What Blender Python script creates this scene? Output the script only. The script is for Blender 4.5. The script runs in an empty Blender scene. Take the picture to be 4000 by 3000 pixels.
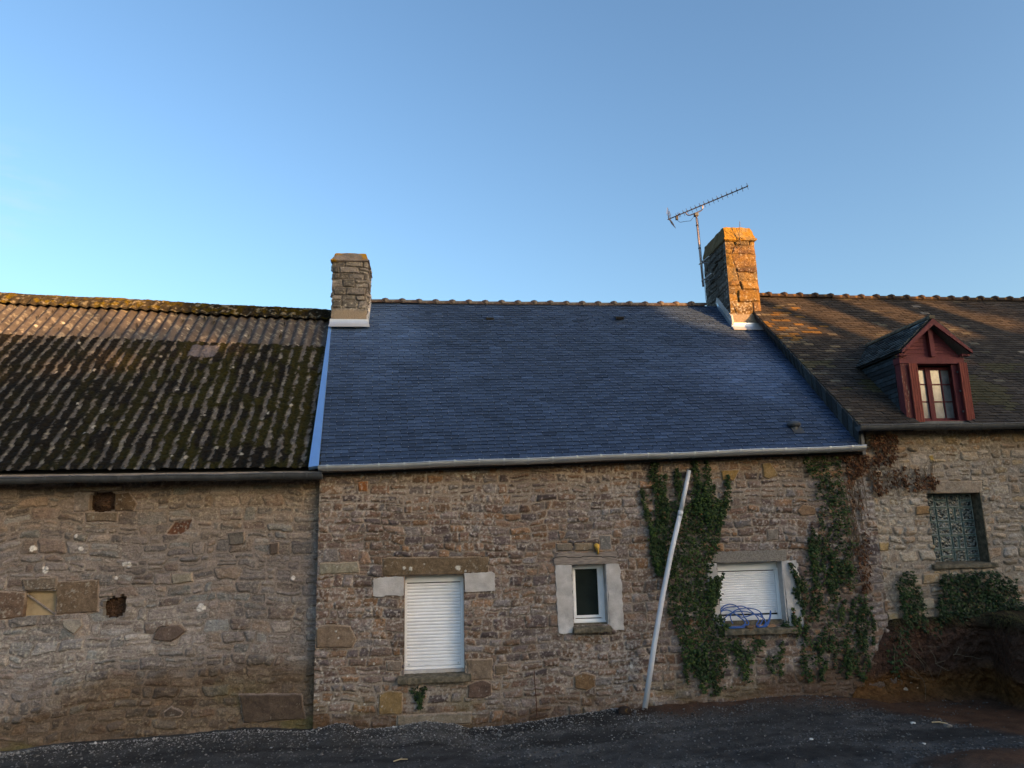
import bpy, bmesh, math, random
import numpy as np
from mathutils import Vector, Matrix

C = bpy.context.scene
COL = C.collection
R = math.radians
random.seed(7)
RNG = np.random.default_rng(11)

# ------------------------------------------------------------------ camera
EYE = np.array([0.0, -10.781, 2.25])
CAMROT = np.array([[9.93347089e-01, -6.26319129e-04, -1.15157150e-01],
                   [-1.12779277e-01, -2.07525099e-01, -9.71706832e-01],
                   [-2.32894004e-02, 9.78229493e-01, -2.06215089e-01]])
FPX = 3000.0
cam = bpy.data.cameras.new("camera")
cam.sensor_width = 36.0
cam.lens = 27.0
cam.clip_start = 0.1
cam.clip_end = 3000.0
camo = bpy.data.objects.new("camera", cam)
COL.objects.link(camo)
mw = Matrix.Identity(4)
for i in range(3):
    for j in range(3):
        mw[i][j] = CAMROT[i, j]
    mw[i][3] = EYE[i]
camo.matrix_world = mw
C.camera = camo

# ------------------------------------------------------------------ light
SUN_AZ, SUN_EL = 48.0, 7.0           # azimuth: from behind the photographer, to the right
C.view_settings.view_transform = 'Standard'
C.view_settings.look = 'None'
C.view_settings.exposure = 1.52
C.view_settings.gamma = 1.0
world = bpy.data.worlds.new("World")
C.world = world
world.use_nodes = True
wn = world.node_tree
wn.nodes.clear()
w_out = wn.nodes.new("ShaderNodeOutputWorld")
w_bg = wn.nodes.new("ShaderNodeBackground")
w_sky = wn.nodes.new("ShaderNodeTexSky")
w_sky.sky_type = 'NISHITA'
w_sky.sun_disc = False
w_sky.sun_elevation = R(SUN_EL)
w_sky.sun_rotation = R(180.0 - SUN_AZ)
w_sky.air_density = 1.0
w_sky.dust_density = 3.0
w_sky.ozone_density = 1.95
w_bg.inputs[1].default_value = 0.15
w_gam = wn.nodes.new("ShaderNodeGamma")
w_gam.inputs[1].default_value = 1.19
wn.links.new(w_sky.outputs[0], w_gam.inputs[0])
# one faint shred of cirrus low in the sky on the left
w_tc = wn.nodes.new("ShaderNodeTexCoord")
w_dir = wn.nodes.new("ShaderNodeVectorMath"); w_dir.operation = 'DISTANCE'
_wd = CAMROT @ np.array([(25 - 2000.0) / FPX, (1500.0 - 735) / FPX, -1.0]); _wd = _wd / np.linalg.norm(_wd)
w_dir.inputs[1].default_value = tuple(_wd)
w_map = wn.nodes.new("ShaderNodeMapping"); w_map.inputs["Scale"].default_value = (14, 14, 60); w_map.inputs["Rotation"].default_value = (0.1, 0.35, 0.0)
w_noi = wn.nodes.new("ShaderNodeTexNoise"); w_noi.inputs["Scale"].default_value = 1.0; w_noi.inputs["Detail"].default_value = 6
w_m1 = wn.nodes.new("ShaderNodeMapRange"); w_m1.inputs["From Min"].default_value = 0.07; w_m1.inputs["From Max"].default_value = 0.0
w_m2 = wn.nodes.new("ShaderNodeMapRange"); w_m2.inputs["From Min"].default_value = 0.45; w_m2.inputs["From Max"].default_value = 0.75; w_m2.inputs["To Max"].default_value = 0.30
w_mul = wn.nodes.new("ShaderNodeMath"); w_mul.operation = 'MULTIPLY'
w_mix = wn.nodes.new("ShaderNodeMix"); w_mix.data_type = 'RGBA'; w_mix.inputs[7].default_value = (1.9, 2.0, 2.15, 1)
wn.links.new(w_tc.outputs["Generated"], w_dir.inputs[0]); wn.links.new(w_tc.outputs["Generated"], w_map.inputs[0]); wn.links.new(w_map.outputs[0], w_noi.inputs["Vector"])
wn.links.new(w_dir.outputs["Value"], w_m1.inputs["Value"]); wn.links.new(w_noi.outputs["Fac"], w_m2.inputs["Value"])
wn.links.new(w_m1.outputs[0], w_mul.inputs[0]); wn.links.new(w_m2.outputs[0], w_mul.inputs[1])
wn.links.new(w_mul.outputs[0], w_mix.inputs["Factor"]); wn.links.new(w_gam.outputs[0], w_mix.inputs[6])
wn.links.new(w_mix.outputs[2], w_bg.inputs[0])
wn.links.new(w_bg.outputs[0], w_out.inputs[0])
sun = bpy.data.lights.new("sun", 'SUN')
sun.energy = 5.0
sun.angle = R(0.4)
sun.color = (0.98, 0.50, 0.17)
suno = bpy.data.objects.new("sun", sun)
COL.objects.link(suno)
_sd = Vector((math.sin(R(SUN_AZ)) * math.cos(R(SUN_EL)), -math.cos(R(SUN_AZ)) * math.cos(R(SUN_EL)), math.sin(R(SUN_EL))))
suno.rotation_euler = _sd.to_track_quat('Z', 'Y').to_euler()
suno.location = (20, -20, 20)

# ------------------------------------------------------------------ measuring helpers (photo pixels -> real surfaces)
def ray(x, y):
    return CAMROT @ np.array([(x - 2000.0) / FPX, (1500.0 - y) / FPX, -1.0])
def onY(x, y, Y=0.0):
    d = ray(x, y)
    return EYE + d * ((Y - EYE[1]) / d[1])
def onX(x, y, X):
    d = ray(x, y)
    return EYE + d * ((X - EYE[0]) / d[0])
def onZ(x, y, Z):
    d = ray(x, y)
    return EYE + d * ((Z - EYE[2]) / d[2])
def onP(x, y, p, n):
    d = ray(x, y)
    return EYE + d * (np.dot(np.array(p) - EYE, n) / np.dot(d, n))
def zoomer(ox, oy, s):
    """points read in an enlarged crop -> photo pixels"""
    return lambda pts: [(ox + x * s, oy + y * s) for x, y in pts]

# ------------------------------------------------------------------ noise
def _h(i, j, s):
    n = (i.astype(np.int64) * 374761393 + j.astype(np.int64) * 668265263 + s * 1442695041) & 0xffffffff
    n = ((n ^ (n >> 13)) * 1274126177) & 0xffffffff
    n = ((n ^ (n >> 16)) * 2246822519) & 0xffffffff
    return ((n ^ (n >> 15)) & 0xffffff) / float(0xffffff)
def vn(x, y, s=0):
    xi = np.floor(x); yi = np.floor(y)
    fx = x - xi; fy = y - yi
    fx = fx * fx * (3 - 2 * fx); fy = fy * fy * (3 - 2 * fy)
    a = _h(xi, yi, s); b = _h(xi + 1, yi, s); c = _h(xi, yi + 1, s); d = _h(xi + 1, yi + 1, s)
    return (a + (b - a) * fx) * (1 - fy) + (c + (d - c) * fx) * fy
def fbm(x, y, s=0, o=4):
    t = 0; a = 0.5; n = 0
    for k in range(o):
        t = t + a * vn(x, y, s + k * 17); n += a
        x = x * 2.03 + 3.1; y = y * 2.03 + 1.7; a *= 0.5
    return t / n
def sst(a, b, x):
    t = np.clip((x - a) / (b - a), 0, 1)
    return t * t * (3 - 2 * t)

# ------------------------------------------------------------------ materials
def mat(name, base=(0.3, 0.3, 0.3), rough=0.8, metal=0.0, attr=False, var=0.0, vscale=8.0, bump=0.0, bscale=60.0,
        bdist=0.01, spec=0.4, tint=None, trans=0.0, stretch=(1, 1, 1), sheen=0.0):
    m = bpy.data.materials.new(name)
    m.use_nodes = True
    nt = m.node_tree
    p = nt.nodes["Principled BSDF"]
    p.inputs["Roughness"].default_value = rough
    p.inputs["Metallic"].default_value = metal
    p.inputs["Specular IOR Level"].default_value = spec
    tc = nt.nodes.new("ShaderNodeTexCoord")
    mp = nt.nodes.new("ShaderNodeMapping")
    mp.inputs["Scale"].default_value = stretch
    nt.links.new(tc.outputs["Object"], mp.inputs["Vector"])
    if attr:
        a = nt.nodes.new("ShaderNodeVertexColor"); a.layer_name = "Col"; src = a.outputs["Color"]
    else:
        a = nt.nodes.new("ShaderNodeRGB"); a.outputs[0].default_value = (*base, 1); src = a.outputs[0]
    if var > 0:
        n = nt.nodes.new("ShaderNodeTexNoise"); n.inputs["Scale"].default_value = vscale; n.inputs["Detail"].default_value = 6
        n.inputs["Roughness"].default_value = 0.65
        nt.links.new(mp.outputs[0], n.inputs["Vector"])
        mr = nt.nodes.new("ShaderNodeMapRange")
        mr.inputs["From Min"].default_value = 0.3; mr.inputs["From Max"].default_value = 0.7
        mr.inputs["To Min"].default_value = 1 - var; mr.inputs["To Max"].default_value = 1 + var
        nt.links.new(n.outputs["Fac"], mr.inputs["Value"])
        mx = nt.nodes.new("ShaderNodeVectorMath"); mx.operation = 'MULTIPLY'
        nt.links.new(src, mx.inputs[0]); nt.links.new(mr.outputs[0], mx.inputs[1])
        src = mx.outputs[0]
        if tint is not None:
            n2 = nt.nodes.new("ShaderNodeTexNoise"); n2.inputs["Scale"].default_value = tint[1]; n2.inputs["Detail"].default_value = 5
            nt.links.new(mp.outputs[0], n2.inputs["Vector"])
            m2 = nt.nodes.new("ShaderNodeMapRange")
            m2.inputs["From Min"].default_value = tint[2]; m2.inputs["From Max"].default_value = tint[3]
            nt.links.new(n2.outputs["Fac"], m2.inputs["Value"])
            mi = nt.nodes.new("ShaderNodeMix"); mi.data_type = 'RGBA'
            nt.links.new(m2.outputs[0], mi.inputs["Factor"]); nt.links.new(src, mi.inputs[6])
            mi.inputs[7].default_value = (*tint[0], 1)
            src = mi.outputs[2]
    nt.links.new(src, p.inputs["Base Color"])
    if bump > 0:
        n = nt.nodes.new("ShaderNodeTexNoise"); n.inputs["Scale"].default_value = bscale; n.inputs["Detail"].default_value = 5
        nt.links.new(mp.outputs[0], n.inputs["Vector"])
        b = nt.nodes.new("ShaderNodeBump"); b.inputs["Strength"].default_value = bump; b.inputs["Distance"].default_value = bdist
        nt.links.new(n.outputs["Fac"], b.inputs["Height"]); nt.links.new(b.outputs[0], p.inputs["Normal"])
    if trans > 0:
        p.inputs["Transmission Weight"].default_value = trans
    return m

M = {}
M['stone'] = mat('rubble_stone', attr=True, rough=0.95, var=0.30, vscale=55, bump=0.55, bscale=130, bdist=0.006, spec=0.15)
M['lintel'] = mat('dressed_stone', (0.17, 0.125, 0.085), 0.95, var=0.4, vscale=25, bump=0.5, bscale=90, spec=0.15, tint=((0.45, 0.42, 0.36), 45, 0.62, 0.72))
M['granite'] = mat('grey_granite', (0.20, 0.18, 0.16), 0.9, var=0.5, vscale=70, bump=0.5, bscale=140, spec=0.2)
M['concrete'] = mat('pale_render', (0.48, 0.455, 0.445), 0.9, var=0.36, vscale=5, bump=0.3, bscale=70, spec=0.2, tint=((0.40, 0.355, 0.325), 4, 0.4, 0.85))
M['sill'] = mat('weathered_sill', (0.15, 0.125, 0.09), 0.95, var=0.45, vscale=22, bump=0.5, bscale=80, spec=0.1, tint=((0.075, 0.068, 0.05), 12, 0.45, 0.65))
M['wood_grey'] = mat('weathered_wood', (0.24, 0.20, 0.175), 0.9, var=0.45, vscale=14, bump=0.4, bscale=60, stretch=(0.6, 6, 6), spec=0.15)
M['pvc'] = mat('white_plastic', (0.86, 0.86, 0.88), 0.45, var=0.04, vscale=3, spec=0.4)
M['pvc_slat'] = mat('white_slats', (0.84, 0.845, 0.88), 0.5, var=0.12, vscale=2.5, spec=0.4)
M['gap'] = mat('dark_gap', (0.02, 0.02, 0.02), 0.9)
M['glass_dark'] = mat('dark_glass', (0.018, 0.024, 0.022), 0.12, var=0.2, vscale=3, spec=0.35)
M['slate_new'] = mat('blue_slate', attr=True, rough=0.6, var=0.16, vscale=55, bump=0.3, bscale=70, bdist=0.003, spec=0.25)
M['slate_old'] = mat('old_slate', attr=True, rough=0.85, var=0.35, vscale=28, bump=0.4, bscale=60, bdist=0.006, spec=0.25)
M['zinc'] = mat('zinc', (0.52, 0.55, 0.58), 0.42, metal=0.75, var=0.12, vscale=5, bump=0.05, bscale=12)
M['zinc_new'] = mat('bright_zinc', (0.62, 0.62, 0.64), 0.38, metal=0.55, var=0.06, vscale=5)
M['zinc_old'] = mat('aged_zinc', (0.085, 0.09, 0.098), 0.6, metal=0.5, var=0.3, vscale=6, bump=0.1, bscale=40)
M['terracotta'] = mat('terracotta', (0.085, 0.058, 0.05), 0.85, var=0.3, vscale=14, bump=0.3, bscale=60, spec=0.2, tint=((0.14, 0.12, 0.10), 9, 0.5, 0.65))
M['terracotta_old'] = mat('old_terracotta', (0.036, 0.026, 0.022), 0.9, var=0.4, vscale=14, bump=0.4, bscale=60, spec=0.15, tint=((0.15, 0.08, 0.018), 7, 0.62, 0.70))
M['cement'] = mat('fibre_cement', attr=True, rough=0.95, var=0.28, vscale=60, bump=0.6, bscale=90, bdist=0.01, spec=0.1)
M['moss'] = mat('mossy_ridge', attr=True, rough=1.0, var=0.4, vscale=40, bump=0.8, bscale=60, bdist=0.02, spec=0.05)
M['red'] = mat('red_painted_wood', (0.125, 0.027, 0.03), 0.7, var=0.3, vscale=10, bump=0.25, bscale=50, stretch=(3, 3, 0.5), spec=0.25, tint=((0.19, 0.10, 0.08), 11, 0.68, 0.78))
M['red_orange'] = mat('faded_red_boards', (0.20, 0.050, 0.036), 0.75, var=0.25, vscale=9, bump=0.25, bscale=40, stretch=(4, 4, 0.5), spec=0.2, tint=((0.40, 0.20, 0.13), 10, 0.66, 0.76))
M['red_chipped'] = mat('chipped_red_wood', (0.135, 0.042, 0.036), 0.8, var=0.4, vscale=12, bump=0.3, bscale=50, stretch=(3, 3, 0.7), spec=0.2, tint=((0.36, 0.24, 0.17), 16, 0.6, 0.68))
M['pane'] = mat('pane_with_net_curtain', (0.215, 0.205, 0.20), 0.14, var=0.45, vscale=7, spec=0.5, stretch=(1, 1, 0.5))
M['leaf'] = mat('ivy_leaf', attr=True, rough=0.55, var=0.2, vscale=30, spec=0.2)
M['leaf_dry'] = mat('dry_leaf', attr=True, rough=0.85, var=0.3, vscale=30, spec=0.15)
M['stem'] = mat('woody_stem', (0.13, 0.095, 0.065), 0.95, var=0.4, vscale=20, spec=0.1)
M['root'] = mat('pale_root', (0.13, 0.095, 0.065), 0.95, var=0.4, vscale=20, spec=0.1)
M['gravel'] = mat('gravel_stones', attr=True, rough=0.9, var=0.2, vscale=60, spec=0.25)
M['ground'] = mat('gravel_ground', attr=True, rough=0.97, var=0.45, vscale=70, bump=0.8, bscale=75, bdist=0.02, spec=0.12)
M['soil'] = mat('cut_soil', attr=True, rough=1.0, var=0.4, vscale=22, bump=0.9, bscale=45, bdist=0.03, spec=0.05)
M['pole'] = mat('grey_pvc_pipe', (0.58, 0.59, 0.64), 0.4, var=0.12, vscale=4, spec=0.45, stretch=(1, 1, 0.3))
M['hose'] = mat('blue_hose', (0.022, 0.10, 0.36), 0.4, var=0.1, vscale=8, spec=0.45)
M['brick'] = mat('brown_stone', (0.16, 0.105, 0.065), 0.95, var=0.4, vscale=20, bump=0.6, bscale=60, spec=0.1)
M['foam'] = mat('yellow_foam', (0.62, 0.36, 0.07), 0.85, var=0.25, vscale=30, bump=0.5, bscale=60, spec=0.2)
M['rust'] = mat('rusty_iron', (0.10, 0.045, 0.03), 0.9, metal=0.2, var=0.4, vscale=20, spec=0.2)
M['antenna'] = mat('antenna_metal', (0.10, 0.10, 0.12), 0.5, metal=0.5, var=0.2, vscale=10)
M['mast'] = mat('mast_tube', (0.30, 0.25, 0.24), 0.5, metal=0.5, var=0.25, vscale=10, stretch=(1, 1, 0.3))
M['black'] = mat('black_plastic', (0.02, 0.02, 0.022), 0.5)
M['board'] = mat('plywood_board', (0.36, 0.27, 0.16), 0.85, var=0.22, vscale=7, spec=0.2, tint=((0.19, 0.13, 0.07), 5, 0.55, 0.7))
M['hay'] = mat('nest_stuffing', (0.075, 0.045, 0.03), 1.0, var=0.5, vscale=40, bump=0.9, bscale=60, bdist=0.03, spec=0.02)
M['grassy'] = mat('rough_grass', (0.05, 0.06, 0.02), 1.0, var=0.4, vscale=3)
M['bark'] = mat('bark', (0.06, 0.045, 0.035), 0.95, var=0.4, vscale=10)
M['straw'] = mat('dry_straw', (0.42, 0.33, 0.2), 0.9, var=0.2, vscale=10)

def glass_block_mat():
    m = bpy.data.materials.new('glass_block')
    m.use_nodes = True
    nt = m.node_tree; p = nt.nodes["Principled BSDF"]
    tc = nt.nodes.new("ShaderNodeTexCoord")
    v = nt.nodes.new("ShaderNodeTexVoronoi"); v.inputs["Scale"].default_value = 34; v.feature = 'SMOOTH_F1'
    nz = nt.nodes.new("ShaderNodeTexNoise"); nz.inputs["Scale"].default_value = 22; nz.inputs["Detail"].default_value = 3
    nt.links.new(tc.outputs["Object"], v.inputs["Vector"]); nt.links.new(tc.outputs["Object"], nz.inputs["Vector"])
    b = nt.nodes.new("ShaderNodeBump"); b.inputs["Strength"].default_value = 1.0; b.inputs["Distance"].default_value = 0.03
    nt.links.new(v.outputs["Distance"], b.inputs["Height"]); nt.links.new(b.outputs[0], p.inputs["Normal"])
    cr = nt.nodes.new("ShaderNodeValToRGB")
    cr.color_ramp.elements[0].position = 0.40; cr.color_ramp.elements[0].color = (0.012, 0.017, 0.017, 1)
    cr.color_ramp.elements[1].position = 0.66; cr.color_ramp.elements[1].color = (0.13, 0.15, 0.14, 1)  # paler mottling paints highlights into the glass colour
    nt.links.new(nz.outputs["Fac"], cr.inputs[0]); nt.links.new(cr.outputs[0], p.inputs["Base Color"])
    p.inputs["Roughness"].default_value = 0.08
    return m
M['glass_block'] = glass_block_mat()
M['glass_rim'] = mat('glass_block_rim', (0.14, 0.19, 0.18), 0.25, var=0.25, vscale=14, spec=0.5)

# ------------------------------------------------------------------ mesh helpers
def link(name, me, m=None, parent=None, smooth=False):
    o = bpy.data.objects.new(name, me)
    COL.objects.link(o)
    if m is not None:
        me.materials.append(m)
    me.polygons.foreach_set("use_smooth", np.full(len(me.polygons), bool(smooth)))
    if parent is not None:
        o.parent = parent
    return o
def big_mesh(name, V, F, colr=None):
    """V (n,3), F (m,4) or list of arrays of quads/tris, colr (n,3) per vertex"""
    me = bpy.data.meshes.new(name)
    V = np.ascontiguousarray(V, dtype=np.float32)
    Fs = F if isinstance(F, list) else [F]
    Fs = [np.asarray(f, dtype=np.int32) for f in Fs if len(f)]
    nl = sum(f.size for f in Fs); nf = sum(len(f) for f in Fs)
    me.vertices.add(len(V)); me.vertices.foreach_set("co", V.ravel())
    me.loops.add(nl); me.loops.foreach_set("vertex_index", np.concatenate([f.ravel() for f in Fs]))
    me.polygons.add(nf)
    tot = np.concatenate([np.full(len(f), f.shape[1], dtype=np.int32) for f in Fs])
    st = np.concatenate([[0], np.cumsum(tot)[:-1]]).astype(np.int32)
    me.polygons.foreach_set("loop_start", st)
    try:
        me.polygons.foreach_set("loop_total", tot)
    except Exception:
        pass
    if colr is not None:
        a = me.color_attributes.new("Col", 'FLOAT_COLOR', 'POINT')
        c4 = np.ones((len(V), 4), dtype=np.float32); c4[:, :3] = colr
        a.data.foreach_set("color", c4.ravel())
    me.update(calc_edges=True)
    me.validate()
    return me

class MB:
    """collects shapes for one mesh"""
    def __init__(s):
        s.v = []; s.f = []; s.c = []
    def add(s, vs, fs, col=None):
        b = len(s.v)
        s.v += [tuple(map(float, p)) for p in vs]
        s.f += [tuple(b + i for i in f) for f in fs]
        s.c += [col if col is not None else (0.5, 0.5, 0.5)] * len(vs)
    def hexa(s, p, col=None):
        """p: 8 points, 0-3 bottom loop, 4-7 top loop"""
        s.add(p, [(3, 2, 1, 0), (4, 5, 6, 7), (0, 1, 5, 4), (1, 2, 6, 5), (2, 3, 7, 6), (3, 0, 4, 7)], col)
    def box(s, a, b, col=None):
        (x0, y0, z0), (x1, y1, z1) = a, b
        s.hexa([(x0, y0, z0), (x1, y0, z0), (x1, y1, z0), (x0, y1, z0), (x0, y0, z1), (x1, y0, z1), (x1, y1, z1), (x0, y1, z1)], col)
    def prism(s, poly, d, col=None):
        """poly: 3D loop, d: extrusion vector"""
        n = len(poly); d = np.array(d)
        P = [np.array(p) for p in poly]
        s.add(P + [p + d for p in P], [tuple(range(n)), tuple(range(2 * n - 1, n - 1, -1))] + [(i, i + n, (i + 1) % n + n, (i + 1) % n) for i in range(n)], col)
    def tube(s, pts, r, n=8, col=None, cap=True, arc=(0, 2 * math.pi), up=(0, 0, 1)):
        pts = [np.array(p, dtype=float) for p in pts]
        if not hasattr(r, '__len__'):
            r = [r] * len(pts)
        full = abs(arc[1] - arc[0] - 2 * math.pi) < 1e-6
        m = n if full else n + 1
        vs = []
        up = np.array(up, dtype=float)
        for i, p in enumerate(pts):
            t = pts[min(i + 1, len(pts) - 1)] - pts[max(i - 1, 0)]
            t = t / (np.linalg.norm(t) + 1e-9)
            u = up if abs(np.dot(t, up)) < 0.95 else np.array([1.0, 0.2, 0])
            a = np.cross(t, u); a /= np.linalg.norm(a); b = np.cross(a, t)
            for k in range(m):
                th = arc[0] + (arc[1] - arc[0]) * k / n
                vs.append(p + r[i] * (math.cos(th) * a + math.sin(th) * b))
        fs = []
        for i in range(len(pts) - 1):
            for k in range(n):
                k2 = (k + 1) % m
                fs.append((i * m + k, i * m + k2, (i + 1) * m + k2, (i + 1) * m + k))
        if cap and full:
            fs.append(tuple(range(m - 1, -1, -1))); fs.append(tuple((len(pts) - 1) * m + k for k in range(m)))
        s.add(vs, fs, col)
    def build(s, name, m, parent=None, smooth=False, colr=False, bevel=0.0, loc=None):
        me = bpy.data.meshes.new(name)
        v = s.v
        if loc is not None:
            v = [tuple(np.array(p) - np.array(loc)) for p in v]
        me.from_pydata(v, [], s.f)
        if colr:
            a = me.color_attributes.new("Col", 'FLOAT_COLOR', 'POINT')
            a.data.foreach_set("color", np.array([(*c, 1.0) for c in s.c], dtype=np.float32).ravel())
        bm = bmesh.new(); bm.from_mesh(me)
        bmesh.ops.recalc_face_normals(bm, faces=bm.faces)
        if bevel > 0:
            bmesh.ops.bevel(bm, geom=[e for e in bm.edges if len(e.link_faces) == 2 and e.calc_face_angle(0) > 0.5], offset=bevel, segments=2, affect='EDGES', profile=0.7)
        bm.to_mesh(me); bm.free()
        o = link(name, me, m, parent, smooth)
        if loc is not None:
            o.location = loc
        return o
def thing(name, label, cat, loc=(0, 0, 0), group=None):
    o = bpy.data.objects.new(name, None); COL.objects.link(o)
    o.location = loc; o.empty_display_size = 0.2
    o['label'] = label; o['category'] = cat
    if group: o['group'] = group
    return o
def tag(o, label=None, cat=None, group=None, kind=None):
    if label: o['label'] = label
    if cat: o['category'] = cat
    if group: o['group'] = group
    if kind: o['kind'] = kind
    return o
def part_at(o, parent):
    """parent a mesh built in world coordinates to a thing standing elsewhere"""
    o.parent = parent
    o.matrix_parent_inverse = Matrix.Translation(-Vector(parent.location))
    return o
def lerp(a, b, t): return np.array(a) * (1 - t) + np.array(b) * t
def rough_poly(pts, step=0.05, amp=0.006, seed=0):
    rr = random.Random(seed); out = []
    n = len(pts)
    for i in range(n):
        a, b = np.array(pts[i]), np.array(pts[(i + 1) % n])
        k = max(1, int(np.linalg.norm(b - a) / step))
        for q in range(k):
            p = a + (b - a) * q / k
            out.append(p + np.array([rr.uniform(-amp, amp), 0, rr.uniform(-amp, amp)]))
    return out

# ------------------------------------------------------------------ rubble stone layout
def rubble(X, Z, seed, rowh=(0.075, 0.2), wid=(0.10, 0.42), joint=0.009, pal=None, mortar=(0.3, 0.25, 0.2), wob=1.0,
           relief=(0.006, 0.03), mortar_f=None, corner=0.035, split=0.35, ramp=0.045):
    """height and colour of a coursed rubble face over metric coordinates X, Z (any shape)"""
    rr = np.random.default_rng(seed)
    sh = X.shape; X = X.ravel(); Z = Z.ravel()
    Xw = X + wob * (0.05 * (fbm(X * 1.3, Z * 1.3, seed, 2) - 0.5) + 0.045 * (fbm(X * 7, Z * 7, seed + 3, 3) - 0.5))
    Zw = Z + wob * (0.16 * (fbm(X * 0.8, Z * 0.8, seed + 5, 2) - 0.5) + 0.07 * (fbm(X * 4.0, Z * 5, seed + 9, 3) - 0.5) + 0.02 * (fbm(X * 16, Z * 16, seed + 10, 2) - 0.5))
    z0, z1 = Zw.min() - 0.1, Zw.max() + 0.3
    rows = [z0]
    while rows[-1] < z1:
        rows.append(rows[-1] + rr.uniform(*rowh))
    rows = np.array(rows)
    ri = np.clip(np.searchsorted(rows, Zw, side='right') - 1, 0, len(rows) - 2)
    H = np.zeros_like(X); D = np.zeros_like(X); ID = np.zeros(len(X), dtype=np.int64)
    x0, x1 = Xw.min() - 0.5, Xw.max() + 0.5
    nid = 1
    order = np.argsort(ri, kind='stable'); bounds = np.searchsorted(ri[order], np.arange(len(rows)))
    for r in range(len(rows) - 1):
        idx = order[bounds[r]:bounds[r + 1]]
        if len(idx) == 0:
            continue
        hgt = rows[r + 1] - rows[r]
        xs = [x0 + rr.uniform(-0.3, 0)]
        while xs[-1] < x1:
            xs.append(xs[-1] + rr.uniform(*wid) * (0.75 + 0.5 * hgt / rowh[1]))
        xs = np.array(xs)
        sl = rr.uniform(-0.35, 0.35, len(xs))
        zz = Zw[idx] - rows[r]
        # slanted joints: test the two nearest boundaries
        b0 = np.clip(np.searchsorted(xs, Xw[idx], side='right') - 1, 0, len(xs) - 2)
        cz = zz - hgt / 2
        left = Xw[idx] - (xs[b0] + sl[b0] * cz)
        b0 = np.where(left < 0, np.maximum(b0 - 1, 0), b0)
        right = (xs[b0 + 1] + sl[b0 + 1] * cz) - Xw[idx]
        b0 = np.where(right < 0, np.minimum(b0 + 1, len(xs) - 2), b0)
        left = Xw[idx] - (xs[b0] + sl[b0] * cz)
        right = (xs[b0 + 1] + sl[b0 + 1] * cz) - Xw[idx]
        sp = (rr.random(len(xs)) < split) & (hgt > 0.115)
        fr = rr.uniform(0.35, 0.65, len(xs)) * hgt
        tl = rr.uniform(-0.12, 0.12, len(xs))
        fz = fr[b0] + tl[b0] * (left - 0.1)
        up = zz > fz
        bot = np.where(sp[b0] & up, zz - fz, zz)
        top = np.where(sp[b0] & ~up, fz - zz, hgt - zz)
        dx = np.minimum(left, right); dz = np.minimum(bot, top)
        c = corner * 0.8
        d = c - np.hypot(np.maximum(c - dx, 0), np.maximum(c - dz, 0))
        D[idx] = np.where((dx > c) & (dz > c), np.minimum(dx, dz), d)
        ID[idx] = nid + b0 * 2 + (sp[b0] & up)
        nid += len(xs) * 2 + 2
    hh = lambda k: _h(ID, ID * 0 + k, seed)
    j = joint * (0.4 + 1.3 * fbm(X * 2.2, Z * 2.2, seed + 21, 2))
    if mortar_f is not None:
        mf = mortar_f(X, Z)
        j = j * (0.6 + 1.9 * mf)
    inside = sst(0.0, 0.012, D - j)
    body = sst(0.0, ramp, D - j)
    rel = relief[0] + (relief[1] - relief[0]) * hh(1) ** 1.5
    n1 = fbm(X * 14, Z * 20, seed + 31, 4) - 0.5
    n2 = fbm(X * 42, Z * 42, seed + 37, 3) - 0.5
    layer = fbm(X * 9 + Z * 12 * (hh(7) - 0.5) + hh(8) * 50, Z * 48 + hh(9) * 50, seed + 39, 3) - 0.5
    H = inside * rel * 0.45 + body * rel * 0.55 + inside * (n1 * 0.026 + n2 * 0.012 + layer * 0.010) + (1 - inside) * n2 * 0.006
    H += inside * (hh(2) - 0.5) * 0.02
    # colour
    pal = np.array(pal)
    k = (hh(3) * len(pal)).astype(int).clip(0, len(pal) - 1)
    k2 = (hh(4) * len(pal)).astype(int).clip(0, len(pal) - 1)
    mixv = sst(0.45, 0.7, fbm(X * 6 + hh(5) * 30, Z * 6, seed + 41, 3))
    col = pal[k] * (1 - 0.6 * mixv[:, None]) + pal[k2] * 0.6 * mixv[:, None]
    col = col * (0.72 + 0.56 * hh(6))[:, None] * (0.80 + 0.4 * fbm(X * 18, Z * 18, seed + 43, 3))[:, None]
    mcol = np.array(mortar)[None, :] * (0.75 + 0.5 * fbm(X * 5, Z * 5, seed + 47, 3))[:, None]
    col = mcol * (1 - inside[:, None]) + col * inside[:, None]
    crack_shade_line = np.exp(-((D - j) / 0.0055) ** 2) * sst(0.35, 0.6, fbm(X * 6, Z * 6, seed + 49, 3))  # thin shadow lines painted along the stone joints
    col = col * (1 - 0.42 * crack_shade_line[:, None]) * np.array((0.76, 0.80, 0.85))
    return H.reshape(sh), col.reshape(sh + (3,)), D.reshape(sh)

def lichen(X, Z, col, seed, amount=0.5, color=(0.46, 0.43, 0.38), size=45):
    n = fbm(X * size, Z * size, seed, 3); g = fbm(X * 1.4, Z * 1.4, seed + 2, 3)
    w = sst(0.65 - 0.06 * amount, 0.78 - 0.06 * amount, n + 0.40 * (g - 0.5)) * 0.6
    return col * (1 - w[..., None]) + np.array(color) * w[..., None]

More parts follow.
